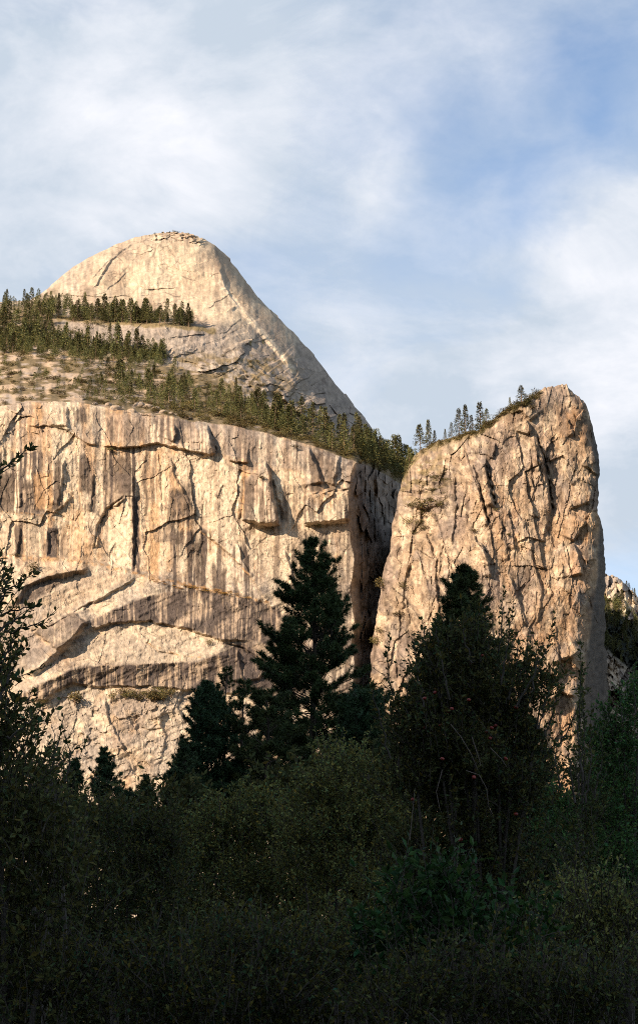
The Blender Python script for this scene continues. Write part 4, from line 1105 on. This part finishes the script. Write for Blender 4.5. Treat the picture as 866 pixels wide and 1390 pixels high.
# ---- boulders
def boulder_mesh(seed):
    import bmesh
    bm = bmesh.new(); bmesh.ops.create_icosphere(bm, subdivisions=4, radius=1)
    co = np.array([v.co[:] for v in bm.verts])
    r = 1 + .35 * fbm(co[:, 0] * .9 + seed, co[:, 1] * .9, co[:, 2] * .9, 3, seed) + .08 * fbm(co[:, 0] * 4, co[:, 1] * 4, co[:, 2] * 4, 3, seed + 5)
    co = co * r[:, None]; co[:, 2] = np.maximum(co[:, 2] * .8, -.5)
    for v, c in zip(bm.verts, co): v.co = c
    f = np.array([[x.index for x in p.verts] for p in bm.faces]); bm.free()
    return mesh_np('boulder', co, f, M_wall, lerp(np.broadcast_to(TAN, co.shape), GREY, ss(-.3, .3, fbm(co[:, 0] * 2, co[:, 1] * 2, co[:, 2] * 2, 3, 8))), True)


BO = [boulder_mesh(i) for i in range(4)]
for (u, v, r, lab) in [(190, 552, 8, 'largest rounded boulder on the cliff rim'), (202, 553, 6, 'rounded boulder right of the largest one on the rim'), (212, 556, 6, 'third rounded boulder from the largest one on the rim'), (180, 560, 6, 'low boulder left of the largest one on the rim'),
                       (222, 560, 5, 'flat boulder right of the rounded boulders on the rim'), (158, 556, 8, 'broad low boulder left on the cliff rim'), (232, 562, 4, 'small boulder at the right end of the boulder row'), (148, 551, 5, 'small pale boulder above the left of the boulder row'),
                       (130, 549, 4, 'small boulder at the left end of the rim'), (258, 569, 4, 'lone small boulder on the rim right of the row')]:
    Y = float(terrY(u, v)[0]); o = link('boulder', BO[rng.integers(4)], None, P(u, v, Y - 3)); s = r * M_PX(Y); o.scale = (s * 1.15, s, s); o.rotation_euler = (0, 0, rng.uniform(0, 6))
    tag(o, lab, 'boulder', 'boulders on the cliff rim')
for i, (u, v, r, lab) in enumerate([(232, 318, 3, 'left pale boulder on the dome summit'), (246, 319, 3.5, 'middle pale boulder on the dome summit'), (258, 321, 4, 'right pale boulder on the dome summit'), (218, 319, 2.5, 'small pale boulder far left on the dome summit')]):
    Y = float(domeY(u, v)[0]); o = link('boulder', BO[i], None, P(u, v, Y - 3)); s = r * M_PX(Y); o.scale = (s * 1.3, s, s * .8)
    tag(o, lab, 'boulder', 'boulders on the dome summit')


# ================================================================== foreground trees (all in shade)
def near_pine(name, label, u0, vtop, Y, prof, tuft=.26, nb=120, lean=0.0, mat=M_pine, seed=1, up=.35, gap=.25, extra=None, blade=26, bw=.022, cat='pine'):
    """prof: crown half width in photo pixels by photo row"""
    global rng; rng = np.random.default_rng(seed)
    px = M_PX(Y); top = P(u0, vtop, Y); base = np.array([P(u0, vtop, Y)[0] + lean, Y, -.3])
    H = top[2] - base[2]
    crown = MB(); tr = MB()
    hs = np.linspace(0, 1, 14); axis = base + (top - base) * hs[:, None]; axis[:, 0] += np.sin(hs * 5 + seed) * .12; axis[0] = base; axis[-1] = top
    tr.tube(axis, np.interp(hs, [0, 1], [H * .016, .02]), 8)
    pr = np.array(prof, float)
    vmax = pr[-1, 0]
    tp, td = [], []
    def branch(p0, d, L, lev):
        n = max(3, int(L / .25)); pts = [p0]; q = p0.copy(); dd = d.copy()
        for i in range(n):
            dd = unit(dd + np.array([0, 0, up * .5 / n * 2]) + rng.normal(0, .07, 3)); q = q + dd * L / n; pts.append(q.copy())
        pts = np.array(pts)
        tr.tube(pts, np.linspace(max(.012 * L, .012), .006, len(pts)), 4)
        if lev == 0:
            ns = max(3, int(L / .14))
            for k in range(ns):
                s = rng.uniform(gap, 1); i = min(int(s * n), n - 1); p = pts[i] + (pts[i + 1] - pts[i]) * (s * n - i)
                sd = rng.choice([-1, 1]); side = unit(np.cross(dd, (0, 0, 1.)))
                sdv = unit(dd * .7 + side * sd * rng.uniform(.4, 1) + np.array([0, 0, rng.uniform(-.05, .5)]))
                sl = (1.05 - s) * L * .5 * rng.uniform(.6, 1.1) + tuft * .6
                e = p + sdv * sl; tr.tube([p, (p + e) / 2, e], [.012, .009, .006], 3)
                for z in np.arange(rng.uniform(.3, .6), 1.01, tuft / max(sl, .2) * .75):
                    tp.append(p + sdv * sl * z); td.append(sdv + np.array([0, 0, .5]))
                tp.append(e); td.append(sdv + np.array([0, 0, .4]))
        tp.append(pts[-1]); td.append(dd)
    for b in range(nb):
        v = vtop + (vmax - vtop) * ((b + rng.random()) / nb) ** .9
        p0 = np.array([np.interp(P(u0, v, Y)[2], axis[:, 2], axis[:, 0]), Y, P(u0, v, Y)[2]])
        L = np.interp(v, pr[:, 0], pr[:, 1]) * px * rng.uniform(.6, 1.15)
        a = rng.uniform(0, 2 * math.pi); pitch = np.interp(v, [vtop, vtop + 120, vmax], [1.0, .45, .12]) + rng.normal(0, .12)
        branch(p0, np.array([cos(a) * cos(pitch), sin(a) * cos(pitch), sin(pitch)]), max(L / max(cos(pitch), .5) * 1.08, .15), 0)
    tp.append(top); td.append(np.array([0, 0, 1.]))
    if extra:
        for (ua, va, ub, vb, wpx) in extra:
            n = int(abs(vb - va) * px / tuft * 5)
            for i in range(n):
                s = rng.random(); p = P(ua + (ub - ua) * s, va + (vb - va) * s, Y)
                tp.append(p + rng.normal(0, .5, 3) * wpx * px * (.35 + .65 * s)); td.append(np.array([rng.normal(0, .4), rng.normal(0, .4), 1.]))
            tr.tube([P(ua, va, Y), P((ua + ub) / 2, (va + vb) / 2, Y), P(ub, vb, Y), P(u0, vb + 25, Y)], [.02, .04, .05, .06], 5)
    tp = np.array(tp); td = unit(np.array(td)); n = len(tp)
    p = np.repeat(tp, blade, 0); d = np.repeat(td, blade, 0) * .55 + unit(rng.normal(size=(n * blade, 3)))
    tn = np.repeat(tones(n, .6, 1.4, .1), blade, 0) * rng.uniform(.8, 1.2, (n * blade, 1))
    crown.blades(p - np.repeat(td, blade, 0) * tuft * .2 * rng.random((n * blade, 1)), d, tuft * rng.uniform(.6, 1.05, n * blade), bw, tn)
    r = bpy.data.objects.new(name, None); COL.objects.link(r); r.location = base
    for nm, mb, mt in (('crown', crown, mat), ('trunk', tr, M_bark)):
        me = mb.mesh(nm, mt); o = link(nm, me, r); o.location = -base
    tag(r, label, cat)
    return r


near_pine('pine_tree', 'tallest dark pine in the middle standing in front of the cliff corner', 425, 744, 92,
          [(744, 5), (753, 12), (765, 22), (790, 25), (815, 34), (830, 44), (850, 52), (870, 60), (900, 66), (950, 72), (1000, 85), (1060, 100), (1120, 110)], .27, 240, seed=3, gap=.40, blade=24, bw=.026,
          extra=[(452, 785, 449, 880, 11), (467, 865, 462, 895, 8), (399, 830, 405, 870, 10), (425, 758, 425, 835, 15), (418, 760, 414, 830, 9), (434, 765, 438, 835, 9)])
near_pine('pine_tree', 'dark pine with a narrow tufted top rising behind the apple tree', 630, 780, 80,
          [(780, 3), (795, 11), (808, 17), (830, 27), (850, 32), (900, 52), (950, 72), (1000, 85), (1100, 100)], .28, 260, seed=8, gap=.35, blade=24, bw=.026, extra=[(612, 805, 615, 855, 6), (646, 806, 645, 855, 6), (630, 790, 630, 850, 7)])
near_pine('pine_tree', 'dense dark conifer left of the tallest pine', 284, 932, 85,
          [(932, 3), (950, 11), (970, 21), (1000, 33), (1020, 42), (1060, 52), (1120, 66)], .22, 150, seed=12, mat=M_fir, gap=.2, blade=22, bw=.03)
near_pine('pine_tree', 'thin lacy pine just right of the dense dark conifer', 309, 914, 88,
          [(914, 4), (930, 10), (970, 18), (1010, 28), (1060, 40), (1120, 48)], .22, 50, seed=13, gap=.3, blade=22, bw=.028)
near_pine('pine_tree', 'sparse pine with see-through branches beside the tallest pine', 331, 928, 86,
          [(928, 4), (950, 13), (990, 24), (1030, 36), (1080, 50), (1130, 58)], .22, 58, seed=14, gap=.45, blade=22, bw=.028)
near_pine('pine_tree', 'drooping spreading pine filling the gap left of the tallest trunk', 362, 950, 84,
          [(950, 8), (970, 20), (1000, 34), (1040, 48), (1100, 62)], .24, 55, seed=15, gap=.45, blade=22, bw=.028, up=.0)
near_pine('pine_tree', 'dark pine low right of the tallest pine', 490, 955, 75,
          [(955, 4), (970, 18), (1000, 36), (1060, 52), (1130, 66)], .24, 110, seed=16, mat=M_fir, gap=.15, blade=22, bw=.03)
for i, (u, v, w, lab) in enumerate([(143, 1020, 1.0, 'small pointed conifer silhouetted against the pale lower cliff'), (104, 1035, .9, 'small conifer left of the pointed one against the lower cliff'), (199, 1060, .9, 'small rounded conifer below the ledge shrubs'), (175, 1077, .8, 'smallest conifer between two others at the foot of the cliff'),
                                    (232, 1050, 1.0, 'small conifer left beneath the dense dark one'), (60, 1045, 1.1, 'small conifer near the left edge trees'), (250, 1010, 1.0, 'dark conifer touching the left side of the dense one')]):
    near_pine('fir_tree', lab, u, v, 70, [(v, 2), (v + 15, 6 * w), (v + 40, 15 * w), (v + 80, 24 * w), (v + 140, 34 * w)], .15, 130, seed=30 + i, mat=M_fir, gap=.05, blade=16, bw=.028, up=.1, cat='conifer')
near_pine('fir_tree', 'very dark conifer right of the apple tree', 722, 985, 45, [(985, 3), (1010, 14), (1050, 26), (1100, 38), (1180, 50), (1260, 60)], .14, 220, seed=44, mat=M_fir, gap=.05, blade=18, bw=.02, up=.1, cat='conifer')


# ---- broadleaf trees and shrubs: limbs reach into leafy masses
def leafy(name, label, cat, base_uv, Y, blobs, mat, leaf, dens=1.0, shoots=(), seed=1, upright=.9, twigL=.45, spread=.35, trunk=None, stem_r=.05, nleaf=14, smat=M_twig, warm=.15, lift=0.0):
    """blobs: (u, v, half width px, half height px); shoots: polylines in pixels (tip last)"""
    global rng; rng = np.random.default_rng(seed)
    px = M_PX(Y); fo = MB(); wo = MB()
    bx = P(base_uv, 1390, Y)[0]; base = np.array([bx, Y, -.2])
    lp, ld = [], []
    def twig(p, d, L, n, r=.006):
        t = np.linspace(0, 1, 5)[:, None]
        bend = rng.normal(0, .18, 3) * L
        pts = p + d * L * t + bend * t ** 2
        wo.tube(pts, np.linspace(r, .0025, 5), 3)
        s = rng.uniform(.05, 1, n)[:, None]
        q = p + d * L * s + bend * s ** 2
        lp.append(q); ld.append(unit(d + bend) * .55 + unit(rng.normal(size=(n, 3))) * .9)
    for (u, v, a, b) in blobs:
        c = P(u, v, Y); rx, rz = a * px, b * px; ry = max(rx * .8, .4)
        c[1] += rng.uniform(-.3, .3) * rx
        # limb into the mass
        mid = base * .45 + c * .55 + np.array([rng.normal(0, .2), rng.normal(0, .2), 0]); mid[2] = base[2] * .5 + c[2] * .5
        t = np.linspace(0, 1, 7)[:, None]; limb = base * (1 - t) ** 2 + 2 * mid * t * (1 - t) + c * t ** 2
        limb[:, 0] += np.linspace(0, 1, 7) * 0
        wo.tube(limb, np.linspace(stem_r, .012, 7), 5)
        n = int(dens * 34 * rx * rz / (nleaf * leaf * leaf)) + 4
        if name != 'undergrowth':          # sprays gather into separate clumps with dark gaps between
            ck = unit(rng.normal(size=(9, 3))) * rng.uniform(.35, .95, (9, 1)); ck[:, 2] = ck[:, 2] * .8 + .1
            q = ck[rng.integers(9, size=n)] + rng.normal(0, 1, (n, 3)) * rng.uniform(.13, .24)
            far_ = rng.random(n) < .22; q[far_] = (unit(rng.normal(size=(n, 3))) * (rng.random((n, 1)) ** .42))[far_]
        else: q = unit(rng.normal(size=(n, 3))) * (rng.random((n, 1)) ** .42)
        for k in q:
            p = c + k * np.array([rx, ry, rz])
            d = unit(k * np.array([1, 1, .6]) * spread + np.array([0, 0, upright]) + rng.normal(0, .35, 3))
            twig(p, d, twigL * rng.uniform(.5, 1.2), nleaf)
    for sh in shoots:
        pts = P([s[0] for s in sh], [s[1] for s in sh], Y - rng.uniform(0, 1.0))
        L = np.linalg.norm(np.diff(pts, axis=0), axis=1).sum()
        tt = np.linspace(0, 1, 14); src = np.linspace(0, 1, len(pts)); cur = np.stack([np.interp(tt, src, pts[:, i]) for i in range(3)], -1)
        cur[1:-1] += rng.normal(0, .012, (12, 3))
        wo.tube(cur, np.linspace(.014, .003, 14), 4)
        n = int(L / leaf * 3.4); s = rng.uniform(.15, 1, n)
        q = np.stack([np.interp(s, tt, cur[:, i]) for i in range(3)], -1); ax = unit(cur[-1] - cur[0])
        lp.append(q); ld.append(ax * .8 + unit(rng.normal(size=(n, 3))) * np.array([1, .8, .6]))
        for k in range(max(1, int(L / .5))):
            i = rng.integers(2, 11); twig(cur[i], unit(ax + rng.normal(0, .5, 3)), rng.uniform(.12, .3), 8)
    lp = np.concatenate(lp); ld = np.concatenate(ld); n = len(lp)
    sz = leaf * rng.uniform(.65, 1.2, n)
    fo.leaves(lp, ld, sz, sz * rng.uniform(.38, .55, n), tones(n, .5, 1.5, warm))
    r = bpy.data.objects.new(name, None); COL.objects.link(r); r.location = base
    for nm, mb, mt in (('foliage', fo, mat), ('stem' if trunk is None else 'trunk', wo, smat)):
        o = link(nm, mb.mesh(nm, mt), r); o.location = -base
    tag(r, label, cat)
    return r, lp


apple, alp = leafy('apple_tree', 'big shadowed apple tree with small red fruit in front of the pillar', 'apple tree', 640, 26,
    [(640, 905, 48, 42), (620, 950, 60, 50), (670, 950, 60, 50), (590, 1000, 60, 50), (640, 1010, 80, 60), (700, 1000, 50, 50), (560, 1060, 60, 55), (620, 1080, 80, 60), (690, 1080, 65, 60), (610, 1160, 100, 70), (700, 1170, 70, 70),
     (650, 1250, 110, 70), (640, 880, 25, 30), (735, 945, 18, 32), (712, 915, 20, 30), (560, 1000, 30, 40), (595, 915, 26, 45)],
    M_apple_leaf, .075, 1.1, shoots=[
        [(600, 960), (585, 900), (572, 838)], [(610, 950), (598, 890), (590, 835)], [(560, 1030), (535, 960), (526, 900), (528, 862)], [(540, 1040), (548, 985), (553, 930)], [(530, 1030), (518, 985), (505, 940), (500, 918)],
        [(670, 930), (680, 860), (684, 798)], [(680, 930), (690, 870), (696, 815)], [(700, 960), (730, 905), (745, 872), (752, 832)], [(690, 950), (700, 905), (703, 855)], [(730, 990), (742, 950), (746, 920)], [(650, 900), (655, 860), (650, 820)],
        [(760, 1010), (785, 955), (800, 935)], [(720, 1050), (755, 1010), (790, 990)], [(740, 1000), (752, 960), (760, 935)], [(560, 1000), (572, 930), (566, 880)], [(700, 930), (712, 900), (716, 870)], [(640, 900), (628, 860), (632, 838)],
        [(575, 960), (566, 915), (562, 862)], [(720, 940), (728, 900), (738, 870)]], seed=61, trunk=1, warm=.2)
# apples
import bmesh
_bm = bmesh.new(); bmesh.ops.create_uvsphere(_bm, u_segments=12, v_segments=8, radius=.028)
for _v in _bm.verts:
    if abs(_v.co.x) < .02 and abs(_v.co.y) < .02: _v.co.z *= .78
_am = bpy.data.meshes.new('apple'); _bm.to_mesh(_am); _bm.free(); _am.materials.append(M_fruit)
for _p in _am.polygons: _p.use_smooth = True
rng = np.random.default_rng(5)
fr = np.array([[608, 966], [613, 962], [667, 988], [660, 994], [665, 1002], [650, 1010], [672, 985], [576, 948], [590, 940], [640, 900], [655, 890], [700, 960], [716, 950], [648, 975], [620, 1196], [625, 1140], [600, 1030], [574, 988], [686, 1030], [643, 1055], [560, 1085], [700, 1105], [598, 985], [636, 950]], float)
for (u, v) in fr:
    o = link('apple', _am, apple); o.location = Vector(P(u, v, 25.9 + rng.uniform(-.9, .1))) - apple.location; o.rotation_euler = (rng.normal(0, .4), rng.normal(0, .4), 0)
# bare pale shoots inside the apple tree
mb = MB()
for sh in ([(500, 0), ], ):
    pass
for pts in ([(611, 983), (625, 1000), (640, 1025), (648, 1045)], [(632, 1046), (650, 1052), (660, 1070), (663, 1095), (668, 1105)], [(640, 1000), (650, 1030), (652, 1040)], [(600, 1045), (592, 1075), (597, 1100)], [(665, 1015), (680, 1030), (688, 1042)], [(556, 1140), (560, 1100), (563, 1070)]):
    q = P([p[0] for p in pts], [p[1] for p in pts], 24.3); mb.tube(q, np.linspace(.006, .003, len(q)), 4)
o = link('bare_shoot', mb.mesh('bare_shoot', M_palestem), apple); o.location = -apple.location; o['label'] = 'pale leafless curved shoots'

leafy('apple_tree', 'leafy dark tree on the left edge with twigs reaching over the cliff', 'tree', -10, 17,
      [(-20, 1010, 45, 60), (5, 970, 24, 40), (-18, 905, 28, 45), (-20, 835, 24, 34), (0, 1080, 70, 60), (20, 1150, 80, 60), (20, 1230, 100, 60), (12, 1020, 30, 40), (70, 1180, 60, 60), (5, 1330, 120, 60)],
      M_apple_leaf, .075, .9, shoots=[[(-40, 700), (-5, 652), (20, 622), (47, 604)], [(-30, 690), (-8, 655), (2, 632)], [(-30, 860), (0, 835), (25, 828), (50, 822)], [(-30, 880), (5, 860), (40, 850), (68, 846)], [(-20, 850), (5, 810), (8, 765)], [(-20, 830), (15, 800), (32, 790)],
                                     [(0, 950), (20, 900), (30, 868)], [(10, 1000), (35, 985), (48, 968)], [(-10, 920), (12, 900), (28, 885)], [(-20, 800), (-5, 775), (4, 745)], [(0, 900), (16, 880), (24, 856)], [(-20, 870), (20, 842), (38, 838)]], seed=62, trunk=1, warm=.15)
leafy('sapling', 'upright leafy sapling in front of the pale lower cliff at left', 'sapling', 60, 20,
      [(70, 1060, 22, 30), (55, 1110, 30, 40), (80, 1130, 30, 50)], M_apple_leaf, .07, .5, shoots=[[(60, 1090), (75, 1030), (88, 970)], [(50, 1080), (62, 1030), (70, 1000)], [(75, 1090), (95, 1040), (92, 1000)], [(40, 1080), (45, 1030), (40, 1010)]], seed=63)
leafy('sapling', 'tall slender leafy shoot in front of the shaded right face of the pillar', 'sapling', 788, 24,
      [(790, 1060, 12, 40), (785, 1120, 22, 50), (795, 1180, 30, 50)], M_apple_leaf, .065, .7, shoots=[[(790, 1080), (792, 1000), (788, 930), (789, 872)], [(785, 1080), (786, 1000), (792, 920)], [(795, 1090), (802, 1030), (800, 975)], [(780, 1090), (772, 1030), (770, 1000)], [(800, 1100), (815, 1040), (818, 985)], [(790, 1060), (784, 980), (790, 900)], [(760, 1070), (752, 1030), (758, 1005)]], seed=64)
leafy('shrub', 'dense green tree on the right edge below the distant ridge', 'shrub', 850, 38,
      [(845, 985, 26, 40), (868, 960, 22, 40), (830, 1030, 35, 40), (860, 1060, 50, 60), (825, 1110, 55, 60), (860, 1180, 60, 70), (800, 1190, 55, 60), (850, 1280, 70, 70), (815, 1010, 14, 30), (760, 1130, 40, 50)], M_green_leaf, .085, .8,
      shoots=[[(845, 980), (842, 950), (845, 925)], [(862, 970), (860, 930), (862, 900)], [(832, 1000), (826, 965), (829, 940)], [(855, 980), (852, 940)]], seed=65)
leafy('shrub', 'round olive shrub in the middle beneath the tallest pine', 'shrub', 460, 34,
      [(460, 1045, 45, 35), (430, 1080, 50, 45), (500, 1075, 45, 45), (460, 1120, 80, 55), (520, 1130, 50, 60), (410, 1150, 60, 60), (470, 1200, 100, 60), (480, 1290, 110, 70)], M_olive_leaf, .07, .8,
      shoots=[[(450, 1050), (455, 1025), (462, 1005)], [(500, 1060), (505, 1035), (500, 1018)]], seed=66, warm=.18)
leafy('shrub', 'broad olive shrub right of the small conifers in the lower middle', 'shrub', 330, 36,
      [(330, 1110, 50, 40), (290, 1140, 50, 45), (370, 1130, 50, 50), (330, 1180, 90, 60), (260, 1200, 60, 60), (390, 1220, 70, 60), (320, 1280, 120, 70)], M_olive_leaf, .07, .8, seed=67, warm=.2,
      shoots=[[(330, 1100), (325, 1080), (328, 1062)], [(360, 1110), (365, 1085), (362, 1070)], [(300, 1110), (298, 1090), (290, 1075)]])
leafy('shrub', 'dark leafy shrub below the small conifers at lower left', 'shrub', 170, 32,
      [(120, 1130, 50, 40), (170, 1140, 50, 40), (220, 1150, 50, 45), (150, 1190, 80, 55), (220, 1220, 70, 60), (130, 1260, 90, 70), (210, 1300, 90, 60)], M_apple_leaf, .07, .8, seed=68, warm=.2,
      shoots=[[(180, 1120), (178, 1100), (182, 1085)], [(120, 1110), (116, 1090), (122, 1075)]])
leafy('shrub', 'low pale-leaved shrub in the bottom right corner', 'shrub', 820, 18,
      [(800, 1240, 45, 30), (850, 1250, 45, 35), (770, 1280, 45, 40), (830, 1310, 80, 50)], M_olive_leaf, .05, .8, seed=69, warm=.12)
leafy('shrub', 'large-leaved green bush at the bottom below the apple tree', 'shrub', 590, 17,
      [(560, 1230, 50, 35), (620, 1220, 50, 40), (590, 1290, 100, 50), (680, 1290, 60, 50), (520, 1300, 50, 50)], M_deep_leaf, .10, .9, seed=70, nleaf=10, twigL=.45)
leafy('shrub', 'brownish low shrub along the bottom left of the picture', 'shrub', 330, 17,
      [(250, 1330, 80, 40), (350, 1320, 80, 45), (430, 1330, 70, 40), (120, 1340, 90, 45), (320, 1370, 140, 40), (40, 1385, 90, 34), (170, 1388, 90, 34), (300, 1390, 90, 34), (430, 1390, 90, 34)], M_apple_leaf, .055, .8, seed=71, warm=.25)
leafy('shrub', 'dark low shrub along the very bottom right', 'shrub', 720, 16,
      [(560, 1360, 90, 40), (680, 1360, 90, 40), (790, 1370, 90, 40), (540, 1390, 90, 34), (670, 1390, 90, 34), (800, 1392, 90, 34), (880, 1380, 60, 34)], M_apple_leaf, .055, .8, seed=72, warm=.2)
# the understorey wood behind, closing the gaps down to the ground
leafy('undergrowth', 'dark mass of brush and young trees behind the shrubs', 'undergrowth', 433, 55,
      [(x, y, 60, 55) for y in (1150, 1230, 1310, 1385) for x in range(-20, 900, 80)] + [(580, 1060, 60, 60), (640, 1020, 50, 60), (500, 1190, 60, 60), (240, 1110, 45, 40), (400, 1100, 60, 60), (500, 1100, 60, 60), (600, 1080, 70, 70), (690, 1100, 70, 70), (20, 1100, 60, 60), (840, 1090, 60, 70)],
      M_apple_leaf, .22, 1.7, seed=73, twigL=.8, nleaf=10)[0]['kind'] = 'stuff'
